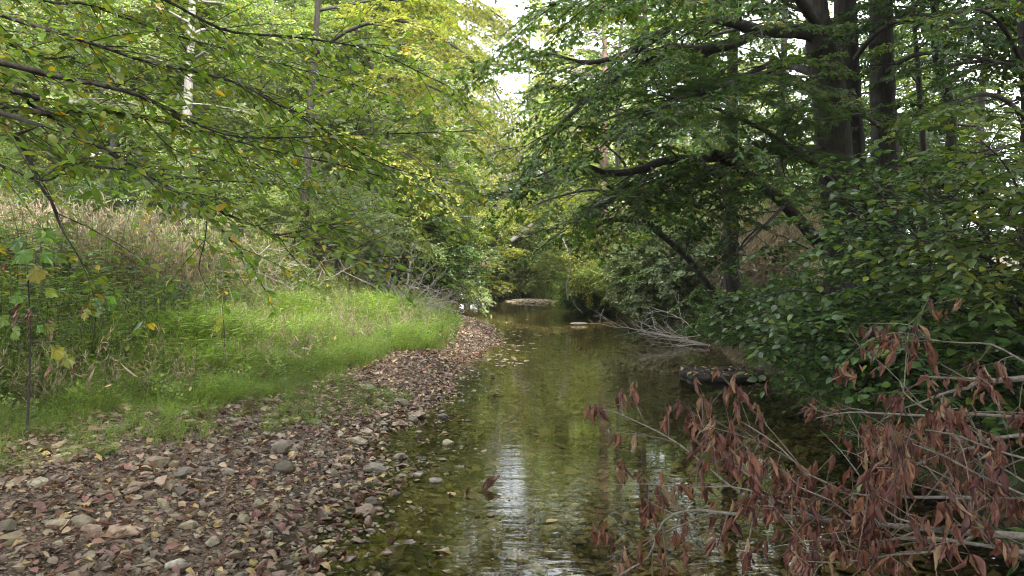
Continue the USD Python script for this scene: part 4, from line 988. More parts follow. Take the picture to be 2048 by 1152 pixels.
#@@FALLEN
# ------------------------------------------------------------------ fallen dead branches on the right
def dead_branch(name, label, seed, traces, n_leaf, twig_step=.07, near=300, leafsize=.085, twig_len=(.15, .5), up_bias=.1, group=None, root=None, n_twig_leaf=(3, 8), leafy=True):
    rg = np.random.default_rng(seed)
    ls = []
    for pts in traces:
        p = np.array([P(a, b, c) for a, b, c, _ in pts]); r = np.array([q[3] for q in pts]); q = resample(p, .05)
        s0 = np.concatenate([[0], np.cumsum(np.linalg.norm(np.diff(p, axis=0), axis=1))]); s1 = np.concatenate([[0], np.cumsum(np.linalg.norm(np.diff(q, axis=0), axis=1))])
        ls.append((q, np.interp(s1, s0 * s1[-1] / s0[-1], r)))
    th = Thing(name, ls[0][0][0], label, 'fallen branch', group)
    pos, dd, tw = [], [], MB()
    for ln, r in ls:
        r = r * .8
        th.part('branch', MB().tube(ln, r, 8 if r.max() > .01 else 5, bump=.06, rng=rg), B_dead, True)
        n = len(ln); side = 1
        s = 0
        for i in range(2, n - 1):
            s += np.linalg.norm(ln[i] - ln[i - 1])
            if s < twig_step * rg.uniform(.6, 1.5):
                continue
            s = 0; side = -side
            d = unit(ln[i + 1] - ln[i - 1])
            o = unit(d * rg.uniform(-.2, 1.0) * (1 if ln[-1, 0] < ln[0, 0] or rg.random() < .5 else -1) + rg.normal(size=3) * .55 + np.array([0, 0, up_bias]))
            L = rg.uniform(*twig_len) * (.55 if r[i] < .003 else .8); g = np.linspace(0, 1, 7)[:, None]
            b2 = rg.normal(size=3) * .18
            t = ln[i] + L * (o * g + b2 * g ** 2 + np.array([0, 0, -.1]) * g ** 2)
            tw.tube(t, np.linspace(min(.0042, r[i] * .8), .0011, 7), 4)
            for q in (rg.integers(2, 4), rg.integers(4, 6)):
                o2 = unit(o + rg.normal(size=3) * .6); t2 = t[q] + L * rg.uniform(.25, .5) * o2 * np.linspace(0, 1, 4)[:, None]
                tw.tube(t2, np.linspace(.0022, .0009, 4), 3)
                if leafy and rg.random() < .8:
                    for _ in range(rg.integers(1, 4)):
                        pos.append(t2[-1] + rg.normal(size=3) * .006); dd.append(np.array([rg.normal() * .35, rg.normal() * .35, -1]))
            if leafy:
                for j in range(rg.integers(*n_twig_leaf)):
                    q = np.array([np.interp(.45 + .55 * rg.random(), g[:, 0], t[:, k]) for k in range(3)])
                    pos.append(q); dd.append(np.array([rg.normal() * .35, rg.normal() * .35, -1]))
    th.part('twigs', tw, B_twig, True, kind='stuff')
    if leafy:
        pos, dd = np.array(pos), np.array(dd)
        if len(pos) > n_leaf:
            k = rg.permutation(len(pos))[:n_leaf]; pos, dd = pos[k], dd[k]
        T = [curled(rg) for _ in range(26)]
        pal = np.array([(.155, .058, .035), (.11, .042, .03), (.185, .085, .046), (.08, .03, .026), (.24, .145, .08), (.13, .05, .038)])
        c = pal[rg.choice(6, len(pos), p=[.22, .20, .20, .16, .12, .10])] * rg.uniform(.75, 1.25, (len(pos), 1))
        up = rg.normal(size=pos.shape)
        single_leaves(th, 'leaf', pos, dd, up, leafsize * rg.uniform(.45, 1.35, len(pos)), T, c, D_leaf, rg, near, stuff='leaves')
    return th

dead_branch('fallen_branch', 'fallen bough with rusty curled dead leaves across the lower right water', 51, [
    [(2130, 1085, 2.45, .017), (2048, 1072, 2.5, .0155), (1904, 1063, 2.55, .014), (1820, 1054, 2.6, .0125), (1730, 1048, 2.65, .0115), (1660, 1042, 2.7, .0105), (1560, 1031, 2.8, .009), (1487, 1029, 2.85, .008), (1430, 1024, 2.9, .0075), (1393, 1020, 2.95, .007), (1348, 1028, 3.0, .006), (1325, 1045, 3.0, .0058), (1312, 1075, 3.0, .005), (1295, 1115, 3.0, .0045), (1240, 1150, 3.0, .003)],
    [(1700, 1047, 2.68, .007), (1590, 1026, 2.75, .007), (1542, 1012, 2.8, .0068), (1500, 994, 2.9, .0065), (1458, 970, 2.95, .006), (1416, 935, 3.0, .0055), (1360, 890, 3.1, .005), (1315, 863, 3.15, .004), (1270, 842, 3.2, .0032), (1222, 821, 3.25, .0025), (1180, 820, 3.3, .0015)],
    [(1690, 1046, 2.68, .005), (1640, 1038, 2.7, .005), (1583, 1012, 2.75, .0045), (1520, 988, 2.8, .004), (1462, 973, 2.85, .0032), (1370, 975, 2.9, .0025), (1300, 968, 2.95, .002), (1222, 970, 3.0, .001)],
    [(1760, 1050, 2.62, .005), (1700, 990, 2.66, .0045), (1612, 946, 2.7, .004), (1591, 925, 2.7, .0038), (1563, 898, 2.72, .0034), (1522, 867, 2.76, .0028), (1480, 842, 2.8, .0015)],
    [(1900, 1062, 2.55, .005), (1796, 1037, 2.5, .0045), (1761, 1005, 2.5, .004), (1730, 967, 2.5, .0034), (1712, 941, 2.5, .003), (1680, 900, 2.5, .002), (1640, 860, 2.5, .001)],
    [(1560, 1031, 2.8, .0045), (1520, 970, 2.9, .004), (1470, 930, 3.0, .0035), (1430, 890, 3.05, .0025), (1400, 860, 3.1, .0015)],
    [(1430, 900, 3.0, .003), (1405, 850, 3.05, .0025), (1392, 815, 3.1, .0015)],
    [(1960, 1066, 2.5, .006), (1880, 1100, 2.45, .005), (1780, 1110, 2.4, .004), (1680, 1125, 2.4, .003), (1580, 1120, 2.4, .0015)],
    [(1850, 1056, 2.58, .005), (1760, 1085, 2.5, .004), (1640, 1080, 2.5, .003), (1540, 1095, 2.5, .0015)],
    [(2048, 1105, 2.4, .009), (1960, 1090, 2.4, .008), (1860, 1076, 2.42, .007), (1800, 1078, 2.45, .005)],
    [(1720, 1048, 2.65, .004), (1660, 1000, 2.6, .0035), (1600, 975, 2.6, .003), (1560, 930, 2.62, .0015)],
], 2300, twig_step=.044, leafsize=.068, n_twig_leaf=(5, 12))
dead_branch('fallen_branch', 'second fallen bough with brown dead leaves above the thick one at the right edge', 52, [
    [(2140, 1005, 2.75, .011), (2048, 1000, 2.8, .010), (1930, 995, 2.85, .009), (1851, 995, 2.9, .008), (1754, 992, 2.95, .006), (1680, 985, 3.0, .003)],
    [(2140, 835, 3.1, .011), (2048, 835, 3.15, .010), (1931, 828, 3.2, .009), (1886, 833, 3.2, .008), (1765, 827, 3.3, .006), (1695, 825, 3.35, .004), (1633, 836, 3.4, .002)],
    [(2048, 870, 3.0, .010), (1985, 878, 3.0, .009), (1950, 895, 3.0, .008), (1900, 905, 3.0, .006), (1830, 930, 3.0, .004), (1760, 930, 3.0, .002)],
    [(1800, 762, 3.3, .003), (1808, 785, 3.25, .004), (1845, 815, 3.2, .0042), (1876, 828, 3.15, .0045), (1886, 853, 3.1, .0045), (1920, 878, 3.05, .005), (1980, 920, 3.0, .005), (2060, 970, 2.9, .006)],
    [(2048, 990, 2.8, .006), (1960, 950, 2.75, .005), (1880, 910, 2.75, .004), (1800, 880, 2.75, .003), (1730, 870, 2.75, .0015)],
    [(2060, 920, 2.7, .006), (1990, 900, 2.7, .005), (1910, 870, 2.7, .004), (1850, 860, 2.7, .002)],
], 1350, twig_step=.05, near=270, leafsize=.068, n_twig_leaf=(5, 12))
dead_branch('fallen_branch', 'thick pale dead bough with few leaves topmost at the right edge', 53, [
    [(2140, 752, 3.6, .02), (2048, 756, 3.6, .018), (1990, 762, 3.65, .017), (1955, 760, 3.7, .015), (1910, 757, 3.75, .008), (1840, 752, 3.8, .004)],
    [(1955, 762, 3.7, .013), (1935, 776, 3.7, .012), (1905, 782, 3.72, .01), (1868, 794, 3.75, .008), (1834, 808, 3.8, .006), (1775, 825, 3.85, .003)],
    [(2100, 760, 3.6, .006), (2050, 725, 3.65, .0065), (1983, 689, 3.7, .006), (1931, 686, 3.75, .005), (1862, 679, 3.8, .0045), (1817, 650, 3.85, .003), (1713, 646, 3.9, .0012)],
    [(1862, 679, 3.8, .003), (1800, 665, 3.85, .0028), (1740, 680, 3.9, .002), (1690, 720, 3.95, .001)],
    [(1817, 665, 3.85, .004), (1812, 720, 3.8, .004), (1808, 780, 3.75, .003)],
], 170, twig_step=.10, near=120, leafsize=.09)
# bare grey brush by the left bank, driftwood by the right
B_brush = bark_material('bark_brush', (.16, .14, .12), (.38, .345, .31), scale=(20, 20, 20), bump=.3, dist=.004)
def bare_brush(label, seed, roots, n, reach, Y, r=.012, group='bare dead brush at the water'):
    rg = np.random.default_rng(seed)
    o = P(*roots[0])
    th = Thing('dead_brush', o, label, 'dead brush', group)
    tw = MB()
    for k in range(n):
        a = P(*roots[rg.integers(len(roots))]); e = reach[rg.integers(len(reach))]; b = P(e[0] + rg.normal() * 28, e[1] + rg.normal() * 18, e[2] + rg.normal() * .5)
        m = (a + b) / 2 + rg.normal(size=3) * .18 + [0, 0, .12]
        ln = resample(np.array([a, m, b]), .15)
        ln = ln + np.cumsum(rg.normal(size=ln.shape) * .012, 0)
        th.part('branch', MB().tube(ln, np.linspace(r * rg.uniform(.6, 1.2), .004, len(ln)), 5), B_brush, True)
        for i in range(2, len(ln) - 1):
            if rg.random() < .75:
                d = unit(ln[i + 1] - ln[i]); o2 = unit(d + rg.normal(size=3) * .6); L = rg.uniform(.2, .8)
                t = ln[i] + L * o2 * np.linspace(0, 1, 5)[:, None] + rg.normal(size=3) * .1 * np.linspace(0, 1, 5)[:, None] ** 2
                tw.tube(t, np.linspace(.006, .002, 5), 3)
                t2 = t[2] + L * .5 * unit(o2 + rg.normal(size=3) * .7) * np.linspace(0, 1, 3)[:, None]
                tw.tube(t2, np.linspace(.004, .002, 3), 3)
    th.part('twigs', tw, B_brush, True, kind='stuff')
bare_brush('tangle of bare grey brush leaning over the gravel on the left bank', 61, [(745, 632, 18.5), (770, 636, 18.5), (800, 635, 18)], 38, [(900, 620, 18), (915, 630, 18), (880, 560, 18.5), (850, 520, 19), (800, 500, 19), (760, 520, 19), (700, 560, 18.5), (860, 600, 18), (905, 600, 18)], 20, r=.015)
bare_brush('pale driftwood branches lying in the water below the leaning tree', 62, [(1420, 690, 15.6), (1400, 672, 16)], 8, [(1240, 650, 17), (1225, 668, 16.6), (1280, 662, 16.6), (1210, 655, 17.2), (1320, 668, 16.2), (1300, 640, 17)], 16, r=.012)
bare_brush('few thin grey stalks in the meadow left of the grey brush', 63, [(600, 640, 14), (520, 650, 12)], 6, [(640, 560, 14.5), (545, 520, 13), (500, 560, 13), (690, 540, 16)], 14, r=.008)
# bare white hanging branch of a sycamore over the far right water
wt = Thing('hanging_branch', P(1135, 470, 27), 'bare white branch with pale leaves hanging over the far right water', 'branch')
rg = np.random.default_rng(64)
hb = [[(1110, 455, 27, .05), (1125, 480, 27, .05), (1135, 505, 27, .045), (1140, 540, 27, .04), (1134, 570, 27, .035), (1136, 600, 27, .03)], [(1136, 575, 27, .02), (1150, 610, 27, .02), (1165, 625, 27, .015)]]
ll = [traced(x) for x in hb]
for l, r in ll:
    wt.part('limb', MB().tube(l, r, 6), B_pale, True)
_, sp, sdr, sz = limb_sprays(rg, [traced([(1060, 445, 27.5, .03), (1110, 450, 27, .03), (1160, 470, 26.6, .03), (1180, 520, 26.4, .02)]), traced([(1110, 470, 27, .02), (1140, 500, 27, .02), (1170, 560, 26.8, .02)])], step=.22, reach=1.0, size=.7)
crown(wt, 'maple', L_yellow, sp, sdr, sz, rg, name='foliage')
lg = Thing('broken_limb', P(955, 535, 30), 'broken brown limb stub sticking out above the far water', 'limb')
l, r = traced([(900, 552, 30.5, .17), (955, 535, 30, .17), (972, 528, 30, .16)]); lg.part('limb', MB().tube(l, r, 9), B_red, True)
l, r = traced([(1022, 482, 33, .10), (1045, 465, 33, .09), (1065, 448, 33, .07)]); lg.part('limb', MB().tube(l, r, 8), B_grey, True)
#@@END_FALLEN

#@@MEADOW
# ------------------------------------------------------------------ grass and meadow
def grass_tuft(rg, n=30, h=.46, w=.0045):
    mb = MB()
    pos, dd, sz = [], [], []
    for k in range(n):
        a = rg.random() * 6.28; o = np.array([rg.normal() * .07, rg.normal() * .07, 0]); ln = rg.uniform(.05, .5)
        d = np.array([math.cos(a) * ln, math.sin(a) * ln, 1]); H = h * rg.uniform(.5, 1.15)
        g = np.linspace(0, 1, 4)[:, None]; p = o + H * (d * g + np.array([math.cos(a), math.sin(a), -.45]) * .35 * g ** 2)
        s = np.array([-math.sin(a), math.cos(a), 0]) * w * .5
        ww = np.array([1, .8, .55, .05])[:, None]
        v = np.vstack([p - s * ww, p + s * ww]); f = [[i, i + 1, i + 5] for i in range(3)] + [[i, i + 5, i + 4] for i in range(3)]
        b = rg.uniform(.5, 1.45)
        mb.add(v, f, (b, rg.random() ** 2 * .4 if rg.random() > .07 else 1.0, 0))
        for j in range(2):
            q = .35 + .6 * j / 2 + rg.random() * .2; a2 = a + (1.3 if j % 2 else -1.3) + rg.normal() * .6
            pos.append(o + H * (d * q + np.array([math.cos(a), math.sin(a), -.45]) * .35 * q * q)); dd.append([math.cos(a2), math.sin(a2), rg.uniform(-.1, .7)]); sz.append(rg.uniform(.03, .07))
    leaves(mb, pos, np.array(dd), np.array([0, 0, 1.0]) + rg.normal(size=(len(pos), 3)) * .3, np.array(sz), [ovate(.02, .3, .09)], leaf_tints(len(pos), rg, .05, .25), rg)
    return mb


rg = np.random.default_rng(71)
tufts = [(grass_tuft(rg), L_grass, False) for _ in range(6)]
n = 22000
y = rg.uniform(4.2, 26, n) ** 1.0; y = 4.2 + (26 - 4.2) * rg.random(n) ** 1.5
x = xg(y) - rg.random(n) ** 1.1 * 4.6 + rg.normal(size=n) * .16
edge = xg(y) - x
noi = meshkit.fbm(np.stack([x, y, 0 * x], 1) * .8, 3, 9)
keep = rg.random(n) < np.clip(edge * 1.4 + .12, 0, 1) * np.clip(.5 + 1.2 * noi, 0, 1)
x, y, edge, noi = x[keep], y[keep], edge[keep], noi[keep]
gr = Thing('grass', (-3, 9, 0), 'bright lime green soft grass along the left bank', 'grass', kind='stuff')
sc = np.clip(.5 + edge * .4, .4, 1.05) * (.25 + 1.5 * noi) * (.55 + .95 * meshkit.noise(np.stack([x, y, 0 * x], 1) * 2.6, 12)) * rg.uniform(.75, 1.2, len(x))
gr.instancer('tufts', tufts, np.stack([x, y, zg(x, y) - .01], 1), Rotation.from_euler('z', rg.random(len(x)) * 6.28).as_quat(), sc, rg.integers(0, 6, len(x)), kind='stuff')
n = 130; y = rg.uniform(5, 15, n); x = xg(y) - rg.random(n) * 3.5
fp_ = []
for q in range(6):
    mb_ = MB(); leaves(mb_, np.zeros((1, 3)), np.array([[1.0, 0, 0]]), np.array([[0, 0, 1.0]]), np.array([1.0]), [ovate_fine(.1, .3, .26, wav=.04, seed=q)], (np.array([(.24, .13, .06), (.17, .09, .05), (.32, .22, .10)])[q % 3])[None], rg); fp_.append((mb_, D_litter, True))
fg_ = Thing('fallen_leaves', (-3, 9, .5), 'dry fallen leaves caught in the lime green grass', 'leaves', kind='stuff')
fg_.instancer('leaves', fp_, np.stack([x, y, zg(x, y) + rg.uniform(.12, .34, n)], 1), Rotation.random(n, random_state=3).as_quat(), rg.uniform(.035, .07, n), rg.integers(0, 6, n), kind='stuff')
# thin grass that creeps down among the stones
n = 420; y = rg.uniform(3.4, 9, n); x = xg(y) + rg.random(n) ** 2 * 1.1 - .1
gr.instancer('blades', tufts[:3], np.stack([x, y, zg(x, y)], 1), Rotation.from_euler('z', rg.random(n) * 6.28).as_quat(), rg.uniform(.2, .55, n), rg.integers(0, 3, n), kind='stuff')
# broad leaved little plants and taller stems in the grass
n = 700; y = 5 + 17 * rg.random(n) ** 1.3; x = xg(y) - .1 - rg.random(n) * 5
lp = [(stalk_(rg), L_grass, False) for stalk_ in [lambda r: spray(r, 6, 4, .2, .3, flat=.6, droop=-.2)] * 4]
gr.instancer('small_plants', lp, np.stack([x, y, zg(x, y) + .1], 1), quats(np.stack([rg.normal(size=n) * .5, rg.normal(size=n) * .5, np.ones(n)], 1), np.array([.3, -1, .1])), rg.uniform(.12, .26, n), rg.integers(0, 4, n), kind='stuff')
n = 2600; y = 6 + 18 * rg.random(n) ** 1.3; x = xg(y) - .3 - rg.random(n) ** .8 * 6
gr.instancer('tall_tufts', [(grass_tuft(rg, 10, .8, .005), L_grass, False) for _ in range(4)], np.stack([x, y, zg(x, y)], 1), Rotation.from_euler('z', rg.random(n) * 6.28).as_quat(), rg.uniform(.5, 1.5, n) * np.clip((xg(y) - x) * .5, .35, 1), rg.integers(0, 4, n), kind='stuff')
# grass on the right bank opening and far banks
n = 2600; y = rg.uniform(18, 58, n); x = xr(y) + .2 + rg.random(n) * 4
gr.instancer('far_tufts', [(grass_tuft(rg, 16, .45), L_weed, False) for _ in range(3)], np.stack([x, y, zg(x, y)], 1), Rotation.from_euler('z', rg.random(n) * 6.28).as_quat(), rg.uniform(.8, 2.0, n), rg.integers(0, 3, n), kind='stuff')


def straw(rg, n=26, h=1.0):
    """A clump of dry stems with thin bent blades and wispy seed heads."""
    mb = MB()
    for k in range(n):
        a = rg.random() * 6.28; o = np.array([rg.normal() * .14, rg.normal() * .14, 0]); H = h * rg.uniform(.5, 1.1); ln = rg.uniform(.03, .3)
        g = np.linspace(0, 1, 5)[:, None]; d = np.array([math.cos(a) * ln, math.sin(a) * ln, 1])
        p = o + H * (d * g + np.array([math.cos(a), math.sin(a), -.3]) * .18 * g ** 2)
        mb.tube(p, np.linspace(.0024, .0009, 5), 3, (rg.uniform(.6, 1.2), rg.random(), rg.random() * .5))
        m = 9
        q = .55 + .45 * rg.random(m); pos = np.stack([np.interp(q, g[:, 0], p[:, c]) for c in range(3)], 1)
        leaves(mb, pos, np.array([math.cos(a) * .5, math.sin(a) * .5, 1.1]) + rg.normal(size=pos.shape) * .45, rg.normal(size=pos.shape), rg.uniform(.03, .085, m), [ovate(.01, .5, .045)], leaf_tints(m, rg, .5, .3), rg)
        pos = p[1:3] + rg.normal(size=(2, 3)) * .01
        leaves(mb, pos, np.array([math.cos(a), math.sin(a), .5]) + rg.normal(size=pos.shape) * .5, rg.normal(size=pos.shape), rg.uniform(.08, .2, 2), [ovate(.01, .6, .022)], leaf_tints(2, rg, .5, .3), rg)
    return mb


def stalk(rg, h=1.0, leaf=.11, w=.11, yellow=.05, n=34, top=False):
    """A tall weed: one stem with narrow leaves all round."""
    mb = MB(); g = np.linspace(0, 1, 6); ln = rg.normal(size=2) * .12
    p = np.stack([ln[0] * g ** 1.5, ln[1] * g ** 1.5, h * g], 1); mb.tube(p, np.linspace(.006, .002, 6), 4, (1, 0, 1))
    q = .15 + .85 * rg.random(n); a = rg.random(n) * 6.28
    pos = np.stack([np.interp(q, g, p[:, k]) for k in range(3)], 1)
    leaves(mb, pos, np.stack([np.cos(a), np.sin(a), rg.uniform(-.2, .8, n)], 1), np.array([0, 0, 1.0]) + rg.normal(size=pos.shape) * .25, leaf * (1.15 - .6 * q) * rg.uniform(.7, 1.2, n), [ovate(.03, .35, w)], leaf_tints(n, rg, yellow, .25), rg)
    if top:
        m = 40; a = rg.random(m) * 6.28; q = rg.random(m)
        pos = p[-1] + np.stack([np.cos(a) * .1 * (1 - q), np.sin(a) * .1 * (1 - q), -.25 + .32 * q], 1)
        leaves(mb, pos, rg.normal(size=(m, 3)) + [0, 0, .5], rg.normal(size=(m, 3)), np.full(m, .035), [ovate(.05, .1, .4)], np.tile([1.1, 1.0, 0], (m, 1)), rg)
    return mb


rg = np.random.default_rng(72)
straws = [(straw(rg), L_straw, False) for _ in range(5)]
stalks = [(stalk(rg), L_weed, False) for _ in range(5)] + [(stalk(rg, leaf=.16, w=.2), L_weed, False) for _ in range(3)] + [(stalk(rg, top=True), L_weed, False)]
def meadow(n, y0, y1, d0, d1, seed):
    rg = np.random.default_rng(seed); y = rg.uniform(y0, y1, n); x = xg(y) - rg.uniform(d0, d1, n)
    return x, y, rg
x, y, r1 = meadow(1350, 7.5, 25, 2.5, 15, 1)
noi = meshkit.fbm(np.stack([x, y, 0 * x], 1) * .45, 3, 21)
k = (noi + .25 * (r1.random(len(x)) - .5) > .48) & (x / y > -.95); x, y = x[k], y[k]
sg = Thing('dry_grass', (-6, 12, 0), 'tall tan and pinkish dry grass of the meadow behind the green grass', 'grass', kind='stuff')
hs = r1.uniform(.9, 2.0, len(x)) * np.clip((xg(y) - x - 1.0) / 3, .4, 1)
sg.instancer('tufts', straws, np.stack([x, y, zg(x, y)], 1), Rotation.from_euler('z', r1.random(len(x)) * 6.28).as_quat(), np.stack([hs * .9, hs * .9, hs], 1), r1.integers(0, 5, len(x)), kind='stuff')
x, y, r1 = meadow(6600, 7.0, 25, 1.7, 14, 2)
noi = meshkit.fbm(np.stack([x, y, 0 * x], 1) * .45, 3, 21)
k = ((noi < .52) | (r1.random(len(x)) < .7)) & (x / y > -.95); x, y = x[k], y[k]
sg = Thing('tall_weeds', (-6, 12, 0), 'tall green leafy weeds mixed into the meadow behind the grass', 'weeds', kind='stuff')
hs = r1.uniform(.6, 1.75, len(x)) * np.clip((xg(y) - x - 1.2) / 2.4, .3, 1)
sg.instancer('stalks', stalks, np.stack([x, y, zg(x, y)], 1), Rotation.from_euler('z', r1.random(len(x)) * 6.28).as_quat(), np.stack([hs * 1.1, hs * 1.1, hs], 1), r1.choice(9, len(x), p=[.135, .135, .135, .135, .135, .11, .1, .1, .015]), kind='stuff')
n = 1100; r1 = np.random.default_rng(77); y = r1.uniform(5.6, 10, n); x = xg(y) - r1.uniform(.7, 3.4, n); k = x < -2.9 - .25 * (y - 6); x, y = x[k], y[k]
hs = r1.uniform(.3, 1.0, len(x)) * np.clip((xg(y) - x) / 2.2, .35, 1)
k2 = np.random.default_rng(78); n2 = 420; y2 = k2.uniform(6, 15, n2); x2 = xg(y2) - k2.uniform(.5, 4.0, n2)
dgs = [(straw(k2, 6, .8), L_straw, False) for _ in range(4)]
gr.instancer('seed_stems', dgs, np.stack([x2, y2, zg(x2, y2)], 1), Rotation.from_euler('z', k2.random(n2) * 6.28).as_quat(), k2.uniform(.4, 1.0, n2), k2.integers(0, 4, n2), kind='stuff')
n2 = 420; y2 = k2.uniform(6.5, 17, n2); x2 = xg(y2) - k2.uniform(.4, 3.2, n2)
gr.instancer('weed_stems', [(stalk(k2, n=40, leaf=.09, w=.15), L_mid, False) for _ in range(4)], np.stack([x2, y2, zg(x2, y2)], 1), Rotation.from_euler('z', k2.random(n2) * 6.28).as_quat(), k2.uniform(.25, .7, n2), k2.integers(0, 4, n2), kind='stuff')
sg.instancer('low_stalks', [(stalk(rg, n=44, leaf=.10, w=.13), L_mid, False) for _ in range(4)], np.stack([x, y, zg(x, y)], 1), Rotation.from_euler('z', r1.random(len(x)) * 6.28).as_quat(), np.stack([hs * 1.1, hs * 1.1, hs], 1), r1.integers(0, 4, len(x)), kind='stuff')
# dry grass opening on the right behind the vine wrapped trunk
n = 260; r1 = np.random.default_rng(73); y = r1.uniform(17, 27, n); x = (r1.uniform(1450, 1640, n) - 1024) / FPX * y
sg = Thing('dry_grass', (6, 20, 0), 'sunlit dry grass showing through the gap on the right bank', 'grass', kind='stuff')
sg.instancer('tufts', straws, np.stack([x, y, zg(x, y)], 1), Rotation.from_euler('z', r1.random(n) * 6.28).as_quat(), r1.uniform(1.4, 2.4, n), r1.integers(0, 5, n), kind='stuff')


def sapling(label, seed, base, top, leaf_at, size, mat=L_syca, dead=()):
    rg = np.random.default_rng(seed); b = np.array([base[0], base[1], float(zg(base[0], base[1])[0])])
    th = Thing('sapling', b, label, 'sapling', 'sycamore saplings in the grass')
    ln = resample(np.array([b, (b + top) / 2 + [.03, 0, 0], top]), .1)
    th.part('stem', MB().tube(ln, np.linspace(.011, .004, len(ln)), 6), B_limb, True)
    T = [lobed(rg, 5, .82) for _ in range(5)]
    for (px, py, Y, s, yel) in leaf_at:
        p = P(px, py, Y); i = np.argmin(np.abs(ln[:, 2] - (p[2] + .03)) + 0 * ln[:, 2]); o = ln[i]
        dirn = unit(p - o + rg.normal(size=3) * .05) * [1, 1, .6]
        th.part('leaf_stalk', MB().tube(np.stack([o, (o + p) / 2 + [0, 0, .03], p]), .002, 3, (1, 0, 1)), mat, True)
        mb = MB(); leaves(mb, p[None], dirn[None] * .6 + [rg.normal() * .3, -.15, -.55], np.array([[rg.normal() * .35, -1.1, .55]]), np.array([s * 1.05 * rg.uniform(.8, 1.1)]), [T[rg.integers(5)]], np.array([[rg.uniform(.8, 1.25), yel, 0]]), rg)
        th.part('leaf', mb, mat)
    for (px, py, Y, s) in dead:
        p = P(px, py, Y); mb = MB(); leaves(mb, p[None], np.array([[rg.normal() * .3, rg.normal() * .3, -1]]), rg.normal(size=(1, 3)), np.array([s]), [curled(rg)], np.array([[.11, .05, .03]]), rg)
        th.part('dead_leaf', mb, D_leaf)
sapling('tallest sycamore sapling with broad leaves at the far left edge', 81, (-3.72, 5.6), P(52, 470, 5.6), [(40, 500, 5.5, .24, 0), (70, 455, 5.6, .2, 0), (45, 470, 5.6, .2, 0), (85, 500, 5.5, .17, 0), (110, 505, 5.6, .15, .1), (70, 530, 5.5, .2, .55), (40, 580, 5.5, .15, 0), (90, 575, 5.6, .14, .2), (20, 630, 5.5, .17, .1), (90, 645, 5.5, .16, .3), (30, 650, 5.4, .15, .1), (100, 690, 5.6, .17, .5), (130, 705, 5.5, .14, .3), (75, 650, 5.5, .13, 0)], .2,
        dead=[(45, 605, 5.5, .14), (60, 615, 5.5, .12), (35, 620, 5.4, .13), (95, 640, 5.5, .13), (110, 655, 5.5, .12), (145, 720, 5.5, .12), (15, 525, 5.5, .1), (65, 625, 5.4, .12), (100, 730, 5.5, .1)])
sapling('small sycamore sapling with four broad leaves in front of the dry grass', 82, (-4.35, 7.4), P(195, 590, 7.4), [(190, 595, 7.3, .17, 0), (212, 592, 7.4, .14, 0), (175, 615, 7.3, .2, .4), (200, 612, 7.3, .18, .2), (215, 605, 7.4, .12, 0)], .17, dead=[(170, 612, 7.3, .12), (150, 620, 7.4, .1)])
sapling('low pale sycamore sapling in the sunny grass below the drooping twigs', 83, (-3.3, 8.3), P(445, 610, 8.3), [(440, 625, 8.2, .15, .3), (450, 610, 8.3, .13, .1), (437, 642, 8.2, .13, .4), (465, 580, 8.4, .12, 0)], .14)
# narrow dark weeds standing up out of the grass
for k, (px, Y, h, lab) in enumerate([(338, 9.2, 1.05, 'narrow dark leafy weed standing alone in the middle of the meadow'), (205, 10.5, 1.3, 'tall grey green weed with a pale tuft of leaves on top'), (120, 9.0, 1.15, 'dark tangled weed right of the tallest sapling'), (270, 8.6, .85, 'thin bare weed stalk left of the narrow dark weed')]):
    rg = np.random.default_rng(90 + k); b = at(px, Y); th = Thing('weed', b, lab, 'weed', 'weeds standing out of the grass')
    ms = MB(); ml = MB(); pos = []
    for s in range(4):
        e = np.array(b) + [rg.normal() * .1, rg.normal() * .1, h * rg.uniform(.75, 1.05)]; ln = resample(np.array([np.array(b), (np.array(b) + e) / 2 + rg.normal(size=3) * .03, e]), .1)
        th.part('stem', MB().tube(ln, np.linspace(.007, .003, len(ln)), 5), B_limb, True)
        pos.append(ln[2:])
    pos = np.repeat(np.vstack(pos), 7 if k != 3 else 2, 0); a = rg.random(len(pos)) * 6.28
    leaves(ml, pos + rg.normal(size=pos.shape) * .02, np.stack([np.cos(a), np.sin(a), rg.uniform(-.6, .8, len(pos))], 1), np.array([0, 0, 1.0]) + rg.normal(size=pos.shape) * .3, rg.uniform(.05, .12, len(pos)), [ovate(.03, .3, .14)], leaf_tints(len(pos), rg, .04), rg)
    th.part('foliage', ml, L_dark if k != 1 else L_sage, kind='stuff')
#@@END_MEADOW

#@@GRAVEL
# ------------------------------------------------------------------ gravel bar, stones and litter
def rock(rg, n=15, sc=(1, .78, .45)):
    p = unit(rg.normal(size=(n, 3))) * rg.uniform(.85, 1.0, (n, 1)) * np.array(sc) * .5
    h = ConvexHull(p); f = h.simplices.copy()
    c = p.mean(0)
    for i, (a, b, d) in enumerate(f):
        if np.dot(np.cross(p[b] - p[a], p[d] - p[a]), p[a] - c) < 0:
            f[i] = f[i][::-1]
    used_, inv = np.unique(f.ravel(), return_inverse=True)
    return p[used_], inv.reshape(f.shape)


def fine_rock(rg, sc, detail=3, rough=.16):
    import trimesh
    m = trimesh.creation.icosphere(detail, .5); v = np.array(m.vertices); s = rg.uniform(0, 50)
    v = v * (1 + rough * 2 * (meshkit.fbm(v * 3.1 + s, 3, 5)[:, None] - .5))
    for _ in range(5):
        nrm = unit(rg.normal(size=3)); d = v @ nrm; lim = np.quantile(d, .86); v = v - np.maximum(d - lim, 0)[:, None] * nrm * .85
    return v * np.array(sc), np.array(m.faces)

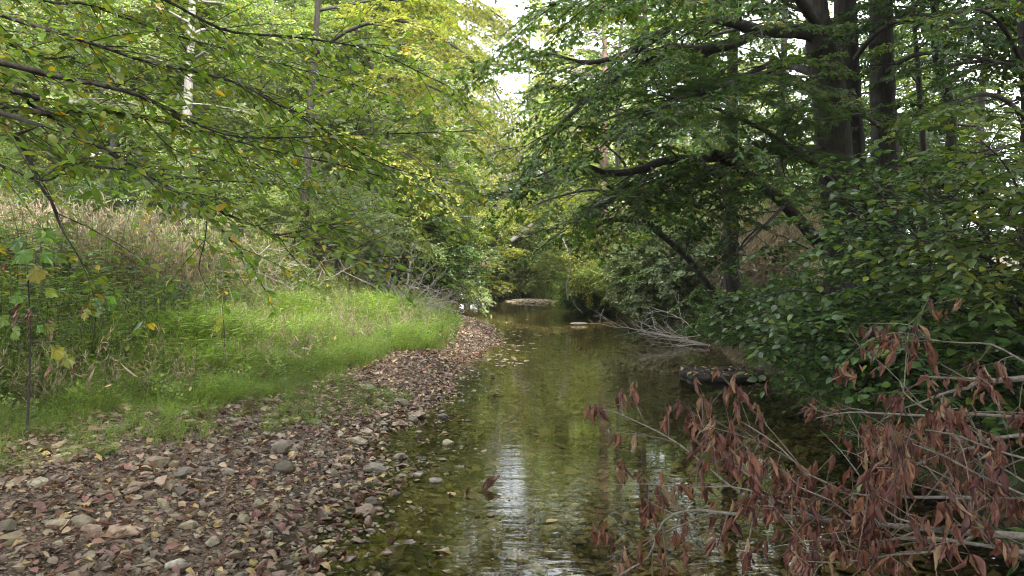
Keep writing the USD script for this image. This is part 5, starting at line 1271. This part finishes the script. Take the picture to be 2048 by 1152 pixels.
PAL = np.array([(.25, .20, .13), (.30, .25, .17), (.18, .145, .095), (.33, .285, .21), (.23, .16, .115), (.13, .105, .08), (.29, .22, .14), (.20, .175, .135), (.34, .24, .175)])
LIT = np.array([(.18, .095, .06), (.135, .066, .048), (.22, .14, .085), (.11, .072, .054), (.26, .18, .11), (.15, .10, .068), (.17, .07, .055), (.29, .205, .085)])


def stone_color(rg):
    return PAL[rg.integers(len(PAL))] * rg.uniform(.6, 1.08)

gb = Thing('gravel_bar', (0, 0, 0), 'stony gravel bar strewn with brown leaves beside the stream', kind='structure')
us = np.linspace(0, 1, 26); ys = np.concatenate([np.arange(-1, 12, .14), np.arange(12, 24, .3)])
V = []
for yy in ys:
    x0, x1 = xl(yy) + .05, xg(yy) - 1.2
    xx = x0 + (x1 - x0) * us; V.append(np.stack([xx, np.full(26, yy), zg(xx, np.full(26, yy)) + .012 * np.minimum(1, np.minimum(us, 1 - us) * 8) - .006], 1))
V = np.vstack(V); i, j = np.meshgrid(np.arange(len(ys) - 1), np.arange(25), indexing='ij'); a = (i * 26 + j).ravel()
mb = MB(); q = np.stack([a, a + 26, a + 27, a + 1], 1); mb.add(V, np.vstack([q[:, [0, 1, 2]], q[:, [0, 2, 3]]])); gb.part('gravel', mb, gravel_mat, True)
rg = np.random.default_rng(91)
def bar_points(n, rg, y0=2.6, y1=20, power=1.7, over=.3, back=.9):
    y = y0 + (y1 - y0) * rg.random(n) ** power; a = xl(y) + over; b = xg(y) - back
    return a + (b - a) * rg.random(n), y
# stones picked out one by one
x, y = bar_points(300, rg, 3.0, 9, 1.3)
size = rg.uniform(.07, .185, 300) * np.where(rg.random(300) < .15, 1.4, 1)
for k in range(300):
    p, f = rock(rg, 16, (1, rg.uniform(.6, .95), rg.uniform(.3, .6)))
    rot = Rotation.from_euler('zyx', [rg.random() * 6.28, rg.normal() * .15, rg.normal() * .15]).as_matrix()
    z = float(zg(x[k], y[k])[0])
    mb = MB().add((p * size[k]) @ rot.T + [x[k], y[k], z + size[k] * .12], f, stone_color(rg))
    gb.part('stone', mb, S_stone)
protos = []
for k in range(28):
    p, f = rock(rg, 13, (1, rg.uniform(.6, .95), rg.uniform(.3, .65))); protos.append((MB().add(p, f, stone_color(rg)), S_stone, False))
x, y = bar_points(15000, rg, 2.6, 23, 1.9)
n = len(x); s = np.exp(rg.normal(math.log(.042), .38, n)) * (1 + .02 * y)
gb.instancer('pebbles', protos, np.stack([x, y, zg(x, y) + s * .12 + .004], 1), Rotation.from_euler('zyx', np.stack([rg.random(n) * 6.28, rg.normal(size=n) * .25, rg.normal(size=n) * .25], 1)).as_quat(), s, rg.integers(0, 28, n), kind='stuff')
# brown leaves lying among them
TL = [ovate_fine(.12, .35, .26, wav=.05, seed=k) for k in range(4)] + [curled(rg) for _ in range(3)] + [lobed(rg, 5, .5) for _ in range(3)]
x, y = bar_points(300, rg, 3.0, 6.5, 1.2)
for k in range(300):
    a = rg.random() * 6.28; mb = MB()
    leaves(mb, np.array([[x[k], y[k], float(zg(x[k], y[k])[0]) + .045]]), np.array([[math.cos(a), math.sin(a), rg.normal() * .15]]), np.array([[rg.normal() * .35, rg.normal() * .35, 1]]), np.array([rg.uniform(.06, .11)]), [TL[rg.integers(len(TL))]], (LIT[rg.integers(len(LIT))] * rg.uniform(.8, 1.3))[None], rg)
    gb.part('leaf', mb, D_litter, True)
protos = []
for k in range(24):
    mb = MB(); leaves(mb, np.zeros((1, 3)), np.array([[1.0, 0, 0]]), np.array([[0, 0, 1.0]]), np.array([1.0]), [TL[k % len(TL)]], (LIT[rg.integers(len(LIT))] * rg.uniform(.8, 1.3))[None], rg); protos.append((mb, D_litter, True))
x, y = bar_points(13000, rg, 2.6, 22, 1.8, over=.2); n = len(x)
gb.instancer('leaf_litter', protos, np.stack([x, y, zg(x, y) + rg.uniform(.015, .05, n)], 1), Rotation.from_euler('zyx', np.stack([rg.random(n) * 6.28, rg.normal(size=n) * .35, rg.normal(size=n) * .35], 1)).as_quat(), rg.uniform(.04, .10, n), rg.integers(0, 24, n), kind='stuff')
# the far bar
gf = Thing('gravel_bar', (0, 40, 0), 'low far gravel bar where the stream bends away', kind='structure')
n = 5000; e0, e1 = rg.uniform(-3.6, 3.6, n), rg.uniform(-2.2, 2.2, n); x = .6 + e0 * .90 + e1 * .43; y = 39.5 - e0 * .43 + e1 * .90
z = zg(x, y); k = (z > -.02) & (x > xl(y)) & (x < xr(y) + .5); x, y, z = x[k], y[k], z[k]; n = len(x)
stp = []
for q in range(8):
    p, f = rock(rg, 12, (1, .8, .5)); stp.append((MB().add(p, f, PAL[q % len(PAL)] * 1.1), S_stone, False))
gf.instancer('pebbles', stp, np.stack([x, y, z + .02], 1), Rotation.from_euler('z', rg.random(n) * 6.28).as_quat(), rg.uniform(.05, .2, n), rg.integers(0, 8, n), kind='stuff')
# stones on the bed under the water
n = 9000; y = 2.4 + 24 * rg.random(n) ** 2.0; x = xl(y) + .1 + (xr(y) - xl(y) - .2) * rg.random(n)
bp = []
BED = np.array([(.125, .092, .042), (.08, .06, .03), (.17, .13, .065), (.11, .065, .036), (.06, .05, .032), (.15, .11, .05)])
for q in range(18):
    p, f = rock(rg, 13, (1, rg.uniform(.6, .95), rg.uniform(.3, .55))); bp.append((MB().add(p, f, BED[rg.integers(6)] * rg.uniform(.8, 1.3)), S_stone, False))
z = zg(x, y); s = np.exp(rg.normal(math.log(.075), .45, n)); ok = z + s * .3 < -.012; x, y, z, s = x[ok], y[ok], z[ok], s[ok]; n = len(x)
bs = Thing('bed_stones', (0, 0, 0), 'brown algae covered stones on the bed under the clear water', 'stones', kind='stuff')
bs.instancer('stones', bp, np.stack([x, y, z + s * .1], 1), Rotation.from_euler('zyx', np.stack([rg.random(n) * 6.28, rg.normal(size=n) * .2, rg.normal(size=n) * .2], 1)).as_quat(), s, rg.integers(0, 18, n), kind='stuff')
# wet stones and leaves along the water's edge
n = 1500; y = 3.4 + 13 * rg.random(n) ** 1.4; x = xl(y) + np.abs(rg.normal(size=n)) * .42 + .05; s = np.exp(rg.normal(math.log(.05), .35, n)); z = zg(x, y)
patch = meshkit.fbm(np.stack([x, y, 0 * x], 1) * 1.5, 3, 31) > .47
x, y, z, s = x[patch], y[patch], z[patch], s[patch]; n = len(x)
WET = tinted_material('wet_stone', rough=.28, noise_scale=26.0, amount=.38, bump=.4)
wp = []
for q in range(14):
    p, f = rock(rg, 13, (1, rg.uniform(.6, .95), rg.uniform(.35, .6))); wp.append((MB().add(p, f, stone_color(rg) * .55), WET, False))
for q in range(8):
    mb = MB(); leaves(mb, np.zeros((1, 3)), np.array([[1.0, 0, 0]]), np.array([[0, 0, 1.0]]), np.array([1.6]), [TL[q % len(TL)]], (LIT[rg.integers(len(LIT))] * .75)[None], rg); wp.append((mb, WET, True))
gb.instancer('wet_stones', wp, np.stack([x, y, np.maximum(z + s * .15, -s * .1)], 1), Rotation.from_euler('zyx', np.stack([rg.random(n) * 6.28, rg.normal(size=n) * .2, rg.normal(size=n) * .2], 1)).as_quat(), s, rg.integers(0, 22, n), kind='stuff')
# leaves floating on the water
n = 150; fx = np.concatenate([rg.normal(1010, 28, 90), rg.uniform(640, 1100, 60)]); fy = np.concatenate([rg.uniform(640, 735, 90), rg.uniform(740, 1140, 60)]); fq = np.arange(150) < 118; fx, fy = fx[fq], fy[fq]
Y = EYE * FPX / (fy - HORIZON); x = (fx - 1024) / FPX * Y; ok = (x > xl(Y) + .1) & (x < xr(Y) - .1); x, Y = x[ok], Y[ok]; n = len(x)
fl = []
for q in range(8):
    mb = MB(); leaves(mb, np.zeros((1, 3)), np.array([[1.0, 0, 0]]), np.array([[0, 0, 1.0]]), np.array([1.0]), [ovate_fine(.06, .02, .28, wav=.02, seed=q)], (np.array([(.28, .22, .13), (.16, .095, .06), (.30, .23, .08), (.2, .15, .10)])[q % 4])[None], rg); fl.append((mb, D_litter, True))
ff = Thing('floating_leaves', (0, 10, 0), 'small fallen leaves floating on the stream', 'leaves', kind='stuff')
ff.instancer('leaves', fl, np.stack([x, Y, np.full(n, .006)], 1), Rotation.from_euler('z', rg.random(n) * 6.28).as_quat(), rg.uniform(.05, .1, n) * np.where(Y > 12, 1.8, 1), rg.integers(0, 8, n), kind='stuff')


def big_rock(name, label, px, py, w, sc, col, seed, cat='rock', sink=.25, zrot=0., mat=S_stone, z0=None, moss=None):
    rg = np.random.default_rng(seed)
    Y = EYE * FPX / (py - HORIZON)
    for _ in range(6):
        x = (px - 1024) / FPX * Y; z = max(float(zg(x, Y)[0]), 0) if z0 is None else z0; Y = (EYE - z) * FPX / (py - HORIZON)
    W = w / FPX * Y
    v, f = fine_rock(rg, np.array(sc) * W)
    R = Rotation.from_euler('z', zrot).as_matrix(); v = v @ R.T
    v = v + [x, Y, z + sc[2] * W * (.5 - sink)]
    m = numbered('/World/' + name)
    put(m, MB().add(v, f, col), mat, True)
    tag(stage.GetPrimAtPath(m), label, cat, 'single rocks that stand out by the stream')

big_rock('rock', 'large dark brown rock half buried where gravel meets water', 572, 945, 44, (1, .8, .7), (.075, .06, .04), 1)
big_rock('rock', 'angular tan rock above the dark brown one', 566, 905, 44, (1, .8, .75), (.16, .13, .10), 2)
big_rock('rock', 'square edged beige rock near the left edge of the gravel', 100, 1055, 46, (1, .8, .5), (.24, .20, .14), 3, zrot=.6)
big_rock('rock', 'rounded grey brown rock right of the square beige one', 157, 1052, 50, (1, .8, .55), (.19, .155, .11), 4)
big_rock('rock', 'white knobbly rock at the bottom of the gravel', 350, 1135, 46, (1, .6, .5), (.40, .36, .29), 5, zrot=.4)
big_rock('rock', 'yellow ochre stone at the bottom near the water', 507, 1130, 26, (.8, 1, .6), (.30, .23, .09), 6, zrot=.9)
big_rock('rock', 'brown wedge shaped rock above the white knobbly one', 362, 1105, 40, (1, .6, .5), (.2, .135, .085), 7)
big_rock('rock', 'mossy square rock at the water line near the bottom', 596, 1122, 40, (1, .8, .5), (.14, .13, .07), 8)
big_rock('rock', 'flat pale rock in the gravel left of the grassy edge', 418, 885, 32, (1, .7, .4), (.24, .2, .15), 9)
big_rock('rock', 'long flat grey rock in the shaded thin grass', 183, 960, 42, (1, .6, .4), (.13, .11, .075), 10)
big_rock('rock', 'dark rock at the left edge of the gravel', 12, 1060, 44, (1, .8, .6), (.09, .075, .05), 11)
big_rock('rock', 'dark brown rock at the bottom left of the white knobbly one', 208, 1140, 42, (1, .8, .5), (.09, .065, .045), 12)
big_rock('rock', 'smooth pale stone standing alone in the shallow water', 896, 889, 24, (1, .8, .6), (.30, .27, .16), 13)
big_rock('rock', 'pinkish stone poking out of the water near the bottom', 737, 1048, 20, (.8, .7, 1), (.2, .135, .105), 14)
big_rock('rock', 'flat rock in the small heap of wet leaves and stones', 800, 917, 28, (1, .8, .5), (.2, .17, .13), 15)
big_rock('rock', 'grey stone behind the lone pale stone in the shallows', 888, 835, 24, (1, .7, .45), (.12, .1, .09), 16)
big_rock('rock', 'flat wet stone in the shallows below the lone pale stone', 870, 963, 34, (1, .6, .3), (.2, .165, .13), 17)
big_rock('rock', 'low pale rock barely above the far water', 1158, 650, 36, (1, .5, .18), (.30, .25, .18), 18, sink=.1)
# dark flat slab standing in the water on the right
rg = np.random.default_rng(95)
Y = 11.3; ths = np.linspace(0, 2 * np.pi, 40, endpoint=False); cx = (1447 - 1024) / FPX * Y
rad = (np.abs(np.cos(ths)) ** 3.2 + np.abs(np.sin(ths)) ** 3.2) ** (-1 / 3.2)
wob_ = 1 + .05 * np.sin(3 * ths + 1) + .03 * np.sin(7 * ths)
rings = []
for rr, zz in ((.93, -.3), (.98, 0.0), (1.0, .02), (.99, .045), (.95, .065), (.8, .072), (.5, .075), (.05, .075)):
    rings.append(np.stack([cx + .64 * rr * rad * wob_ * np.cos(ths), Y + .62 * rr * rad * wob_ * np.sin(ths), zz + .012 * rg.normal(size=40)], 1))
V = np.vstack(rings); i, j = np.meshgrid(np.arange(7), np.arange(40), indexing='ij'); a = i * 40 + j; b = i * 40 + (j + 1) % 40
q = np.stack([a, b, b + 40, a + 40], -1).reshape(-1, 4)
m = usdkit.mesh(stage, '/World/stone_slab', (V, np.vstack([q[:, [0, 1, 2]], q[:, [0, 2, 3]]])), bark_material('slab_stone', (.010, .009, .007), (.032, .027, .02), scale=(6, 6, 6), lichen=(.026, .03, .016)), 40)
tag(m.GetPrim(), 'dark flat stone slab standing in the water by the right bank', 'stone slab')
n = 110; lx = cx + rg.uniform(-.55, .55, n); ly = Y + rg.uniform(-.5, .5, n)
sl = Thing('fallen_leaves', (cx, Y, .14), 'brown fallen leaves lying on the dark stone slab', 'leaves', kind='stuff')
sl.instancer('leaves', protos, np.stack([lx, ly, np.full(n, .088)], 1), Rotation.from_euler('zyx', np.stack([rg.random(n) * 6.28, rg.normal(size=n) * .2, rg.normal(size=n) * .2], 1)).as_quat(), rg.uniform(.05, .1, n), rg.integers(0, 24, n), kind='stuff')
#@@END_GRAVEL

#@@AIR
import trimesh
air = usdkit.material(stage, '/World/Looks/air', {"v": ("principled_volume", {"color": (.92, .94, .9), "density": .0003})}, volume="v.volume")
bx = trimesh.creation.box((1000, 1000, 63)); bx.apply_translation((0, 0, 30))
tag(usdkit.mesh(stage, '/World/haze', bx, air).GetPrim(), 'thin pale air between the trees', kind='stuff')
